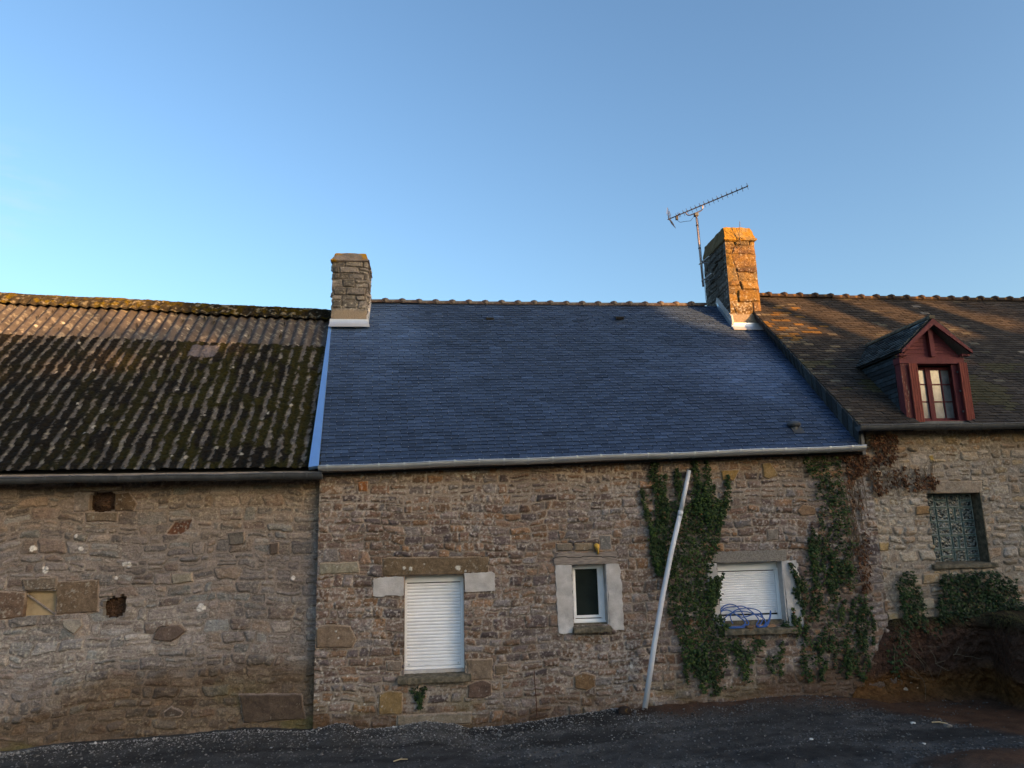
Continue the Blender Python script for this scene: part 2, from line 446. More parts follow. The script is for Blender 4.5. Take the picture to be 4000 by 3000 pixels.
def wall_mesh(name, x0, x1, z0, ztop, Y, seed, res, openings=(), specials=(), spots=(), flats=(), depth=0.42, colfn=None, hfn=None, **kw):
    """one stone wall face with real relief; ztop: function of x; openings: rects (xa,xb,za,zb)"""
    nx = int((x1 - x0) / res) + 1
    xs = np.linspace(x0, x1, nx)
    zm = float(np.max(ztop(xs)))
    nz = int((zm - z0) / res) + 1
    zs = np.linspace(z0, zm, nz)
    X, Z = np.meshgrid(xs, zs)              # (nz,nx)
    H, col, D = rubble(X, Z, seed, **kw)
    if colfn is not None:
        col = colfn(X, Z, col)
    for sp in specials:
        P = np.array([onY(x, y, Y)[[0, 2]] for x, y in sp['px']])
        # counter-clockwise
        if np.sum(P[:, 0] * np.roll(P[:, 1], -1) - np.roll(P[:, 0], -1) * P[:, 1]) < 0:
            P = P[::-1]
        jx = X + 0.02 * (fbm(X * 12, Z * 12, seed + 61, 3) - 0.5); jz = Z + 0.02 * (fbm(X * 12, Z * 12, seed + 62, 3) - 0.5)
        d = np.full(X.shape, 9.0)
        for a, b in zip(P, np.roll(P, -1, axis=0)):
            e = b - a; e = e / np.linalg.norm(e)
            d = np.minimum(d, -(jx - a[0]) * e[1] + (jz - a[1]) * e[0])
        m = d > -0.012
        ins = sst(-0.004, 0.008, d)
        hc = np.array(sp['col'])[None, None, :] * np.array((0.86, 0.87, 0.90)) * (0.6 + 0.8 * fbm(X * 16, Z * 16, seed + 63, 4))[..., None]
        hc = lichen(X, Z, hc, seed + 67, -0.9, (0.36, 0.33, 0.28), 42)
        mc = np.array(kw['mortar'])[None, None, :] * np.ones_like(col)
        hs = sp.get('h', 0.02) + 0.018 * (fbm(X * 15, Z * 15, seed + 65, 4) - 0.5)
        col = np.where(m[..., None], mc * (1 - ins[..., None]) + hc * ins[..., None], col)
        H = np.where(m, ins * hs, H)
    for (px, py, r, sc) in spots:
        p = onY(px, py, Y)
        d = np.hypot(X - p[0], Z - p[2]) / r + 0.9 * (fbm(X * 45, Z * 45, seed + 71, 3) - 0.5)
        w = (1 - sst(0.75, 1.0, d))[..., None]
        col = col * (1 - w) + np.array(sc) * w
        H = H + w[..., 0] * 0.004
    for (xa, xb, za, zb) in flats:
        H = np.where((X > xa) & (X < xb) & (Z > za) & (Z < zb), H * 0.2, H)
    if hfn is not None:
        H = H + hfn(X, Z)
    V = np.stack([X, Y - H, Z], -1).reshape(-1, 3)
    top = ztop(xs)[None, :]
    keep = np.ones((nz - 1, nx - 1), dtype=bool)
    cx = (xs[1:] + xs[:-1]) / 2; cz = (zs[1:] + zs[:-1]) / 2
    keep &= cz[:, None] < ((top[:, 1:] + top[:, :-1]) / 2)
    for (xa, xb, za, zb) in openings:
        keep &= ~((cx[None, :] > xa) & (cx[None, :] < xb) & (cz[:, None] > za) & (cz[:, None] < zb))
    idx = np.arange(nx * nz).reshape(nz, nx)
    a = idx[:-1, :-1]; b = idx[:-1, 1:]; c = idx[1:, 1:]; d = idx[1:, :-1]
    F = np.stack([a[keep], b[keep], c[keep], d[keep]], -1)
    # every free edge is carried back through the wall's thickness
    kp = np.pad(keep, 1)
    E = []
    lo = keep & ~kp[:-2, 1:-1]; E.append(np.stack([b[lo], a[lo]], -1))
    hi = keep & ~kp[2:, 1:-1]; E.append(np.stack([d[hi], c[hi]], -1))
    le = keep & ~kp[1:-1, :-2]; E.append(np.stack([a[le], d[le]], -1))
    ri = keep & ~kp[1:-1, 2:]; E.append(np.stack([c[ri], b[ri]], -1))
    E = np.concatenate(E)
    n0 = len(V)
    u, inv = np.unique(E.ravel(), return_inverse=True)
    VB = V[u].copy(); VB[:, 1] = Y + depth
    EB = inv.reshape(E.shape) + n0
    F2 = np.stack([E[:, 0], E[:, 1], EB[:, 1], EB[:, 0]], -1)
    colr = np.concatenate([col.reshape(-1, 3), col.reshape(-1, 3)[u]])
    V = np.concatenate([V, VB])
    used = np.unique(np.concatenate([F.ravel(), F2.ravel()]))
    remap = np.full(len(V), -1, dtype=np.int64); remap[used] = np.arange(len(used))
    me = big_mesh(name, V[used], [remap[np.concatenate([F, F2])]], np.clip(colr[used], 0, 0.9))
    return me

def rect(pts, Y=0.0):
    P = np.array([onY(x, y, Y) for x, y in pts])
    return (P[:, 0].min(), P[:, 0].max(), P[:, 2].min(), P[:, 2].max())

# ================================================================== THE THREE BUILDINGS
barn = thing('stone_barn', 'long stone barn with mossy corrugated roof, joined to the cottage on its left', 'barn', (-3.5, 0, 0))
cottage = thing('stone_cottage', 'stone cottage with new blue slate roof, two chimneys and white roller shutters', 'house', (2.5, 0, 0))
house = thing('stone_house', 'taller stone house with old lichen-spotted slate roof and red dormer', 'house', (9.0, 0, 0))
def P_(o, parent): return part_at(o, parent)

RES = 0.0105
z1a = zoomer(1400, 2150, 1 / 2.765)      # enlarged crops the measurements were read in
z2a = zoomer(2100, 2050, 1 / 3.3175)
z3a = zoomer(2700, 2100, 1 / 3.686)
zl = zoomer(0, 1850, 1 / 2.7657)
zl2 = zoomer(0, 1900, 0.6632)
zm = zoomer(1150, 1800, 0.6632)
z4 = zoomer(2400, 1750, 0.6329)
z7 = zoomer(3100, 1700, 0.4823)
zg = zoomer(3560, 1880, 1 / 4.1475)
zd = zoomer(3300, 1200, 0.30136)

PAL_L = [(0.2665, 0.2098, 0.1776), (0.2405, 0.1928, 0.1704), (0.2925, 0.2269, 0.1824), (0.2145, 0.1769, 0.156), (0.26, 0.2196, 0.1944), (0.2795, 0.2013, 0.15), (0.195, 0.1647, 0.1464), (0.325, 0.2623, 0.2184), (0.247, 0.2257, 0.2016), (0.221, 0.1586, 0.126)]
PAL_M = [(0.2697, 0.1655, 0.1108), (0.2369, 0.1601, 0.1222), (0.3137, 0.1754, 0.0983), (0.1896, 0.1307, 0.1109), (0.2522, 0.185, 0.1532), (0.2733, 0.2132, 0.1849), (0.1979, 0.1195, 0.0844), (0.2964, 0.1969, 0.14), (0.1423, 0.1048, 0.0957), (0.2317, 0.1897, 0.1703), (0.2391, 0.1455, 0.0922)]
PAL_R = [(0.4186, 0.3083, 0.2092), (0.3847, 0.2914, 0.207), (0.4513, 0.3192, 0.1901), (0.351, 0.2747, 0.2101), (0.4321, 0.3359, 0.2425), (0.358, 0.2367, 0.1511), (0.3993, 0.3251, 0.2615)]

# ---- barn wall
YB = 0.14
def barn_col(X, Z, col):
    col = lichen(X, Z, col, 201, 0.35, (0.36, 0.32, 0.27), 40)
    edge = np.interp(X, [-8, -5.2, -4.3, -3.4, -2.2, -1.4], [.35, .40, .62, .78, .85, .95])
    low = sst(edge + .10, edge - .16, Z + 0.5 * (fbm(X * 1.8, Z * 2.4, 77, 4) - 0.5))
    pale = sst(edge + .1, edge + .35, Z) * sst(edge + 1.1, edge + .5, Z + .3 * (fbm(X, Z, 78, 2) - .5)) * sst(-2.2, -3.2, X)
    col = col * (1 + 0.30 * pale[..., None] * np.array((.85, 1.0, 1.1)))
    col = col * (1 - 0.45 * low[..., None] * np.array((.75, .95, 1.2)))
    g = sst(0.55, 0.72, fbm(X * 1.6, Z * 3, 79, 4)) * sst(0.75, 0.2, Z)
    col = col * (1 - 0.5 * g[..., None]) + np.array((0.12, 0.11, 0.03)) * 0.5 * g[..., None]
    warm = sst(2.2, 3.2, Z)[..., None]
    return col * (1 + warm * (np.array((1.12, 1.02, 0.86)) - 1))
hole1 = rect(zl([(980, 200), (1238, 200), (1236, 412), (977, 412)]), YB)
hole2 = rect(zl([(1125, 1300), (1372, 1300), (1350, 1560), (1125, 1565)]), YB)
hatch = rect(zl([(283, 1275), (600, 1265), (592, 1530), (272, 1535)]), YB)
hole_bits = []
for (xa, xb, za, zb), cuts in ((hole1, ((0, .12, .10, .86), (.12, .30, .02, 1.0), (.30, .62, .0, .96), (.62, .88, .03, 1.0), (.88, 1, .12, .92))), (hole2, ((0, .16, .10, .72), (.16, .34, .0, .80), (.34, .5, .03, .92), (.5, .7, .0, .84), (.7, .9, .06, 1.0), (.9, 1, .22, .9)))):
    for a_, b_, c_, d_ in cuts:
        hole_bits.append((xa + (xb - xa) * a_, xa + (xb - xa) * b_, za + (zb - za) * c_, za + (zb - za) * d_))
barn_sp = [dict(px=zl([(868, 150), (1340, 128), (1340, 188), (868, 196)]), col=(0.20, 0.15, 0.10), h=0.05),
           dict(px=zl([(1245, 215), (1400, 205), (1485, 330), (1440, 400), (1245, 405)]), col=(0.13, 0.085, 0.05), h=0.03),
           dict(px=zl([(925, 420), (1275, 420), (1270, 515), (935, 515)]), col=(0.17, 0.125, 0.085), h=0.03),
           dict(px=zl([(815, 215), (975, 200), (970, 405), (800, 405)]), col=(0.25, 0.20, 0.16), h=0.02),
           dict(px=zl([(612, 1172), (1068, 1150), (1060, 1488), (612, 1520)]), col=(0.165, 0.115, 0.075), h=0.025),
           dict(px=zl([(-60, 1272), (275, 1282), (268, 1542), (-60, 1582)]), col=(0.175, 0.115, 0.08), h=0.025),
           dict(px=zl([(240, 1140), (620, 1120), (606, 1245), (290, 1262)]), col=(0.17, 0.13, 0.095), h=0.04),
           dict(px=zl([(680, 1580), (880, 1570), (900, 1640), (800, 1730), (690, 1660)]), col=(0.33, 0.29, 0.24), h=0.03),
           dict(px=zl2([(978, 280), (1030, 212), (1130, 196), (1110, 250), (1060, 285)]), col=(0.13, 0.06, 0.035), h=-0.015),
           dict(px=zl2([(900, 900), (940, 830), (1060, 815), (1100, 850), (1010, 915)]), col=(0.14, 0.10, 0.08), h=0.045),
           dict(px=zl2([(1412, 1225), (1780, 1222), (1795, 1365), (1440, 1388)]), col=(0.10, 0.07, 0.05), h=0.05),
           dict(px=zl2([(1345, 275), (1440, 265), (1440, 340), (1350, 345)]), col=(0.14, 0.12, 0.10), h=0.03),
           dict(px=zl2([(1585, 335), (1640, 328), (1640, 395), (1590, 398)]), col=(0.10, 0.075, 0.06), h=0.03),
           dict(px=zl2([(970, 1330), (1010, 1298), (1075, 1330), (1060, 1352), (975, 1355)]), col=(0.11, 0.08, 0.06), h=0.03),
           dict(px=zl2([(1010, 520), (1130, 505), (1140, 560), (1020, 575)]), col=(0.29, 0.25, 0.19), h=0.03)]
WHT = (0.62, 0.58, 0.54)
barn_spots = [(*zl2([(200, 365)])[0], 0.045, WHT), (*zl2([(270, 493)])[0], 0.05, WHT), (*zl2([(735, 458)])[0], 0.035, WHT), (*zl2([(764, 458)])[0], 0.035, WHT),
              (*zl2([(1185, 716)])[0], 0.06, WHT), (*zl2([(480, 368)])[0], 0.03, WHT), (*zl2([(1726, 538)])[0], 0.03, WHT), (*zl2([(450, 292)])[0], 0.025, WHT), (*zl2([(685, 540)])[0], 0.022, WHT)]
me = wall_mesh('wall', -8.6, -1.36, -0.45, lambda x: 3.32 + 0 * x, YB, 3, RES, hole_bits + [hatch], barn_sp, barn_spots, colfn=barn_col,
               pal=PAL_L, mortar=(0.30, 0.235, 0.192), joint=0.010, corner=0.05, wob=1.15, relief=(0.004, 0.028), wid=(0.09, 0.33), rowh=(0.085, 0.20), split=0.4)
P_(link('wall', me, M['stone'], None), barn)
for hr, dep, nm in ((hole1, 0.10, 'nest_hole'), (hole2, 0.13, 'wall_niche')):
    xs = np.linspace(hr[0] - 0.02, hr[1] + 0.02, 34); zs = np.linspace(hr[2] - 0.02, hr[3] + 0.02, 34)
    X, Z = np.meshgrid(xs, zs)
    bulge = 0.11 * np.exp(-(((X - xs.mean()) / 0.11) ** 2 + ((Z - zs.mean() + 0.03) / 0.09) ** 2)) if nm == 'nest_hole' else 0.06 * fbm(X * 14, Z * 14, 4, 2)
    Hh = bulge + 0.05 * (fbm(X * 30, Z * 30, 5, 3) - 0.5)
    V = np.stack([X, YB + dep - Hh, Z], -1).reshape(-1, 3)
    id_ = np.arange(34 * 34).reshape(34, 34)
    F = np.stack([id_[:-1, :-1], id_[:-1, 1:], id_[1:, 1:], id_[1:, :-1]], -1).reshape(-1, 4)
    P_(link(nm, big_mesh(nm, V, F), M['hay']), barn)
# boarded hatch with a stick nailed across
mb = MB(); mb.box((hatch[0] - 0.02, YB + 0.06, hatch[2] - 0.02), (hatch[1] + 0.02, YB + 0.09, hatch[3] + 0.02))
hb = P_(mb.build('hatch_board', M['board'], None), barn); hb['label'] = 'pale plywood board closing a small square opening'
a, b = onY(*zl([(288, 1300)])[0], YB + 0.04), onY(*zl([(590, 1515)])[0], YB + 0.04)
mb = MB(); mb.tube([a, b], 0.013, 6)
mb.build('batten', M['wood_grey'], hb)

# ---- cottage wall
W1 = rect(z1a([(498, 275), (1138, 262), (1158, 1330), (488, 1345)]))
W2 = rect(z2a([(438, 515), (880, 505), (932, 1290), (470, 1300)]))
W3 = rect(z3a([(356, 362), (1290, 335), (1405, 1245), (428, 1262)]))
W1 = (-0.248, 0.558, 0.605, 1.89); W2 = (2.05, 2.538, 1.165, 1.98); W3 = (4.135, 5.100, 1.085, 1.952)
SOILC = np.array((0.085, 0.050, 0.030))
def cot_col(X, Z, col):
    col = lichen(X, Z, col, 301, 1.0, (0.42, 0.375, 0.34), 38)
    # pale fresh pointing near the foot, earth splash at the base and to the right
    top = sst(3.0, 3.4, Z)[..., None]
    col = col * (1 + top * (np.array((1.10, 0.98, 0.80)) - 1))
    g = sst(0.50, 0.68, fbm(X * 1.8, Z * 4, 82, 4)) * sst(0.55, 0.1, Z)
    col = col * (1 - 0.45 * g[..., None]) + np.array((0.12, 0.10, 0.025)) * 0.45 * g[..., None]
    e = sst(0.30, 0.0, Z - 0.42 * sst(3.6, 6.2, X) + 0.55 * (fbm(X * 2.2, Z * 3, 85, 4) - 0.5))
    return col * (1 - 0.75 * e[..., None]) + SOILC * 0.75 * e[..., None]
def cot_mortar(X, Z):
    return (0.9 * sst(0.8, 0.45, Z + 0.3 * (fbm(X, Z, 88, 2) - 0.5)) * (0.45 + 0.55 * np.exp(-((X - 0.3) / 1.1) ** 2)) + 0.7 * sst(2.72, 2.95, Z) * sst(3.45, 3.15, Z))
def cot_mortar_old(X, Z):
    return 0.75 * sst(0.75, 0.35, Z + 0.3 * (fbm(X, Z, 88, 2) - 0.5)) + 0.6 * sst(2.75, 3.0, Z) * sst(3.45, 3.2, Z)
MORT_M = (0.34, 0.262, 0.20)
cot_sp = [dict(px=z1a([(262, 82), (1400, 70), (1402, 235), (1140, 258), (498, 274), (268, 278)]), col=(0.165, 0.115, 0.07), h=0.03),
          dict(px=zm([(130, 985), (200, 965), (330, 975), (362, 1050), (340, 1098), (130, 1102)]), col=(0.22, 0.155, 0.105), h=0.035),
          dict(px=zm([(372, 125), (430, 122), (432, 178), (380, 178)]), col=(0.30, 0.115, 0.04), h=0.025),
          dict(px=zm([(152, 605), (378, 598), (382, 658), (150, 668)]), col=(0.27, 0.235, 0.17), h=0.025),
          dict(px=zm([(498, 1375), (560, 1352), (635, 1362), (632, 1490), (498, 1490)]), col=(0.25, 0.165, 0.075), h=0.03),
          dict(px=zm([(1022, 1320), (1100, 1288), (1158, 1310), (1160, 1375), (1110, 1398), (1025, 1395)]), col=(0.13, 0.085, 0.065), h=0.03),
          dict(px=zm([(606, 1500), (1040, 1482), (1042, 1545), (850, 1550), (606, 1560)]), col=(0.235, 0.19, 0.14), h=0.035),
          dict(px=zm([(1650, 1270), (1700, 1248), (1768, 1262), (1770, 1325), (1720, 1350), (1650, 1338)]), col=(0.19, 0.115, 0.06), h=0.03),
          dict(px=zm([(1015, 1170), (1165, 1165), (1165, 1285), (1020, 1290)]), col=(0.225, 0.165, 0.115), h=0.02),
          dict(px=zm([(540, 1180), (635, 1178), (632, 1235), (545, 1240)]), col=(0.23, 0.175, 0.135), h=0.02),
          dict(px=zm([(1650, 485), (1758, 483), (1760, 528), (1645, 530)]), col=(0.24, 0.18, 0.12), h=0.03),
          dict(px=zm([(1545, 490), (1632, 488), (1635, 530), (1545, 532)]), col=(0.20, 0.16, 0.12), h=0.03),
          dict(px=zm([(1795, 440), (1862, 440), (1868, 520), (1800, 522)]), col=(0.19, 0.175, 0.16), h=0.012),
          dict(px=zm([(1180, 1205), (1255, 1200), (1255, 1255), (1185, 1258)]), col=(0.19, 0.135, 0.09), h=0.03),
          dict(px=z4([(905, 95), (960, 90), (1010, 170), (950, 190), (915, 180)]), col=(0.30, 0.20, 0.09), h=0.03),
          dict(px=z4([(655, 140), (768, 135), (735, 200), (660, 195)]), col=(0.31, 0.19, 0.07), h=0.03),
          dict(px=z4([(1125, 390), (1150, 350), (1230, 365), (1240, 410), (1150, 420)]), col=(0.26, 0.165, 0.10), h=0.03),
          dict(px=z4([(942, 505), (1005, 495), (1008, 565), (945, 570)]), col=(0.25, 0.21, 0.175), h=0.02)]
LICH = (0.50, 0.47, 0.42)
rs_ = random.Random(5)
cot_spots = [(*z1a([(492, 192)])[0], 0.025, LICH), (*z1a([(567, 198)])[0], 0.027, LICH), (*z1a([(1072, 190)])[0], 0.038, LICH), (*z1a([(1156, 222)])[0], 0.017, LICH), (*z1a([(712, 148)])[0], 0.014, LICH),
             (*zm([(1172, 520)])[0], 0.02, LICH), (*zm([(1983, 1210)])[0], 0.03, LICH), (*z4([(1243, 535)])[0], 0.03, LICH)]
for k in range(60):
    cot_spots.append((1150 + 0.6632 * rs_.uniform(120, 520), 1800 + 0.6632 * rs_.uniform(560, 1480), rs_.uniform(0.006, 0.016), LICH))
for k in range(40):
    cot_spots.append((rs_.uniform(1300, 2600), rs_.uniform(1890, 2500), rs_.uniform(0.006, 0.014), LICH))
for k in range(16):   # lichen patches under the eaves
    cot_spots.append((rs_.uniform(1400, 1950), rs_.uniform(1842, 1868), rs_.uniform(0.012, 0.03), (0.40, 0.36, 0.29)))
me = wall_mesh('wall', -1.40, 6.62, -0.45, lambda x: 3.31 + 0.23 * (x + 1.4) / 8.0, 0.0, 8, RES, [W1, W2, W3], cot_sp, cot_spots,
               [rect(z1a([(170, 305), (490, 490)])), rect(z1a([(1140, 245), (1460, 435)])), rect(z2a([(230, 520), (470, 1400)])), rect(z2a([(884, 500), (1105, 1350)])), rect(z2a([(210, 375), (1025, 515)])), rect(z3a([(300, 195), (1360, 350)])), rect(z3a([(230, 372), (428, 1250)])), rect(z3a([(1292, 335), (1590, 1290)]))],
               colfn=cot_col,
               pal=PAL_M, mortar=MORT_M, joint=0.007, relief=(0.006, 0.032), wid=(0.08, 0.29), rowh=(0.08, 0.19), mortar_f=cot_mortar, split=0.42)
P_(link('wall', me, M['stone'], None), cottage)

# ---- house wall
G = rect(zg([(252, 192), (1105, 186), (1282, 1332), (402, 1345)]))
house_sp = [dict(px=z7([(1108, 372), (1522, 372), (1512, 466), (1082, 470)]), col=(0.30, 0.235, 0.175), h=0.012),
            dict(px=z7([(980, 575), (1090, 570), (1095, 640), (985, 645)]), col=(0.30, 0.18, 0.085), h=0.03),
            dict(px=z7([(650, 870), (765, 865), (765, 935), (655, 940)]), col=(0.37, 0.255, 0.12), h=0.03),
            dict(px=z7([(735, 1440), (835, 1435), (840, 1495), (740, 1498)]), col=(0.38, 0.28, 0.15), h=0.04),
            dict(px=z7([(1040, 1130), (1170, 1120), (1175, 1195), (1040, 1205)]), col=(0.34, 0.24, 0.14), h=0.03),
            dict(px=z7([(1095, 1490), (1160, 1480), (1188, 1530), (1100, 1530)]), col=(0.42, 0.36, 0.26), h=0.05),
            dict(px=z7([(1040, 1330), (1130, 1325), (1135, 1400), (1040, 1405)]), col=(0.38, 0.32, 0.23), h=0.03)]
def house_col(X, Z, col):
    col = lichen(X, Z, col, 401, 0.3, (0.45, 0.41, 0.35), 36)
    g = sst(0.5, 0.7, fbm(X * 1.2, Z * 1.2, 92, 3)) * sst(8.3, 9.0, X)
    col = col * (1 - 0.4 * g[..., None]) + np.array((0.17, 0.15, 0.075)) * 0.4 * g[..., None]
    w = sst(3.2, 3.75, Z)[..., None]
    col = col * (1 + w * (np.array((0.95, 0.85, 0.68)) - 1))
    e = sst(1.2, 0.8, Z + 0.3 * (fbm(X * 3, Z * 3, 95, 3) - 0.5)) * sst(6.9, 7.1, X)
    return col * (1 - 0.7 * e[..., None]) + SOILC * 0.7 * e[..., None]
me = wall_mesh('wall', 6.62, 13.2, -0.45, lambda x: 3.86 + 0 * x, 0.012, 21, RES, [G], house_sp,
               [(*zg([(160, 170)])[0], 0.02, LICH), (*z7([(1115, 185)])[0], 0.045, (0.36, 0.24, 0.07)), (*z7([(1490, 1385)])[0], 0.04, (0.36, 0.24, 0.07))], colfn=house_col,
               pal=PAL_R, mortar=(0.35, 0.275, 0.21), joint=0.013, relief=(0.008, 0.035), wid=(0.09, 0.26), rowh=(0.08, 0.18), corner=0.055, split=0.25)
P_(link('wall', me, M['stone'], None), house)

# plain rear and end walls so each building is a closed body
def shell(parent, x0, x1, yb, zt, m, gables):
    mb = MB(); mb.box((x0, yb - 0.4, -0.4), (x1, yb, zt))
    for x in gables:
        mb.box((x - 0.2, 0.47, -0.4), (x + 0.2, yb - 0.41, zt))
    P_(mb.build('rear_wall', m), parent)
shell(barn, -8.6, -1.62, 6.6, 3.2, M['brick'], (-8.4,))
shell(cottage, -1.58, 6.4, 6.4, 3.2, M['brick'], (-1.38, 6.2))
shell(house, 6.42, 13.2, 6.2, 3.7, M['brick'], (13.0,))

# ---------------------------------------------------------------- slates
def slate_roof(name, parent, eL, eR, rL, rR, gauge, width, colfn, m, seed, cut=None, thick=0.006, hooks=None, jit=0.004, lift=0.0, deck=((0, 1, 0, 1),), dth=0.09):
    """overlapping slates, each a thin wedge of its own, on the surface between an eave and a ridge line"""
    rr = np.random.default_rng(seed)
    eL, eR, rL, rR = map(np.array, (eL, eR, rL, rR))
    L = np.linalg.norm((rL + rR) / 2 - (eL + eR) / 2)
    Wd = np.linalg.norm(eR - eL)
    n = np.cross(eR - eL, (rL + rR) / 2 - eL); n /= np.linalg.norm(n)
    if n[2] < 0: n = -n
    S = lambda s, t: (eL * (1 - s) + eR * s) * (1 - t) + (rL * (1 - s) + rR * s) * t
    nr = int(round(L / gauge))
    V = []; F = []; Cc = []; HV = []; HF = []
    for r in range(nr):
        t0 = r / nr; t1 = min(1.0, (r + 1.75) / nr)
        off = (r % 2) * 0.5 + rr.uniform(-0.05, 0.05)
        k = -off
        while k * width < Wd:
            s0 = max(0.0, (k * width + rr.uniform(0.0, 0.004)) / Wd); s1 = min(1.0, ((k + 1) * width - rr.uniform(0.005, 0.014)) / Wd)
            k += 1
            if s1 - s0 < 0.15 * width / Wd:
                continue
            dt = rr.uniform(-jit, jit) / L; dt2 = dt + rr.uniform(-jit, jit) * 0.5 / L
            if r == 0: dt = dt2 = 0
            c0 = S((s0 + s1) / 2, (t0 + t1) / 2)
            if cut is not None and cut(c0):
                continue
            h0 = 0.012 + thick * .8 + lift + rr.uniform(0, 0.008); h1 = 0.002 + lift
            tl = rr.uniform(-0.0012, 0.0012)
            p = [S(s0, t0 + dt) + n * (h0 + tl), S(s1, t0 + dt2) + n * (h0 - tl), S(s1, t1) + n * h1, S(s0, t1) + n * h1]
            b = len(V)
            V += p + [p[0] - n * (thick + 0.008), p[1] - n * (thick + 0.008), p[2] - n * 0.004, p[3] - n * 0.004]
            F += [(b, b + 1, b + 2, b + 3), (b + 1, b, b + 4, b + 5), (b, b + 3, b + 7, b + 4), (b + 2, b + 1, b + 5, b + 6)]
            c = colfn(c0, rr)
            Cc += [c] * 8
            if hooks is not None and s1 - s0 > 0.8 * width / Wd:
                q = S((s0 + s1) / 2, t0 + dt) + n * (h0 + 0.002); e = (eR - eL) / Wd * 0.002; u = (rL - eL) / L * 0.010
                b = len(HV); HV += [q - e - u * 0.3, q + e - u * 0.3, q + e + u, q - e + u]; HF.append((b, b + 1, b + 2, b + 3))
    o = P_(link(name, big_mesh(name, np.array(V), np.array(F), np.array(Cc)), m), parent) if parent.type == 'EMPTY' else link(name, big_mesh(name, np.array(V), np.array(F), np.array(Cc)), m, parent)
    # boarding under the slates
    mb = MB(); d = n * dth
    for (sa_, sb_, ta_, tb_) in deck:
        q = [S(sa_, ta_), S(sb_, ta_), S(sb_, tb_), S(sa_, tb_)]
        mb.hexa([p - d for p in q] + [p - n * .012 for p in q])
    mb.build('roof_deck', M['gap'], o)
    if hooks:
        link('slate_hooks', big_mesh('slate_hooks', np.array(HV), np.array(HF)), M['zinc_new'], o)
    return o, S, n

cot_eL, cot_eR = np.array((-1.41, -0.17, 3.31)), np.array((6.44, -0.17, 3.53))
cot_rL, cot_rR = np.array((-1.66, 3.24, 6.78)), np.array((6.40, 3.28, 6.82))
hou_eL, hou_eR = np.array((6.46, -0.16, 3.86)), np.array((13.3, -0.16, 3.89))
hou_rL, hou_rR = np.array((6.22, 3.14, 6.98)), np.array((13.3, 3.10, 6.95))

def col_new(c, rr):
    g = rr.normal(0, 1)
    v = 0.066 * (1 + 0.15 * g)
    w = max(0, fbm(np.array([c[0] * 0.55 + c[2] * 0.2]), np.array([c[2] * 0.8]), 91, 3)[0] - 0.5)
    v += 0.17 * w
    if rr.random() < 0.05: v *= 1.25
    return (v * 0.53, v * 0.86, v * 1.60)
LI = lambda x, y, s: fbm(np.array([x]), np.array([y]), s, 3)[0]
def col_old(c, rr):
    v = 0.031 * (1 + 0.28 * rr.normal(0, 1)); v = max(v, 0.016)
    a = np.array((v * 1.20, v * 0.97, v * 0.80))
    d = math.hypot(c[0] - 6.55, (c[1] - 2.25) * 1.1)
    q = rr.random()
    if d < 1.0 and q < 0.55 * (1 - d / 1.05):
        return tuple(np.array((0.14, 0.075, 0.018)) * rr.uniform(0.7, 1.3)) if rr.random() < 0.6 else tuple(np.array((0.11, 0.088, 0.058)) * rr.uniform(0.8, 1.3))
    edge = max(0, 1 - (c[0] - 6.4) / 0.55)
    if q < 0.16 * edge + 0.015: return tuple(np.array((0.085, 0.075, 0.056)) * rr.uniform(0.7, 1.3))
    m_ = LI(c[0] * 1.1, c[2] * 1.1, 97)
    if c[2] < 5.2 and m_ > 0.52: a = a * 0.6 + np.array((0.03, 0.028, 0.008))
    if q > 0.9965: a = np.array((0.20, 0.17, 0.14))
    return tuple(a)
def in_chim_r(c): return 5.84 < c[0] < 6.37 and 2.66 < c[1]
def in_chim_l(c): return c[0] < -1.03 and 2.62 < c[1]
croof, SC, nC = slate_roof('roof', cottage, cot_eL, cot_eR, cot_rL, cot_rR, 0.0815, 0.205, col_new, M['slate_new'], 31, cut=lambda c: in_chim_r(c) or in_chim_l(c), hooks=True)
DX0, DX1 = 7.30, 8.385            # dormer front edges
def in_dormer(c): return DX0 + 0.05 < c[0] < DX1 - 0.05 and c[1] < 0.95
hroof, SH, nH = slate_roof('roof', house, hou_eL, hou_eR, hou_rL, hou_rR, 0.078, 0.18, col_old, M['slate_old'], 33, cut=in_dormer, thick=0.007, jit=0.009,
    deck=((0, 0.126, 0, 1), (0.1262, 0.277, 0.33, 1), (0.2772, 1, 0, 1)))
# rear slopes
for par, e0, e1, r0, r1, yb, mm in ((cottage, cot_eL, cot_eR, cot_rL, cot_rR, 6.7, M['slate_new']), (house, hou_eL, hou_eR, hou_rL, hou_rR, 6.5, M['slate_old'])):
    d = np.array((0, 0, -0.06)); b0 = np.array((e0[0], yb, e0[2])); b1 = np.array((e1[0], yb, e1[2]))
    mb = MB(); mb.hexa([r0 + d, r1 + d, b1 + d, b0 + d, r0, r1, b1, b0], (0.07, 0.07, 0.08)); P_(mb.build('rear_roof', mm, colr=True), par)

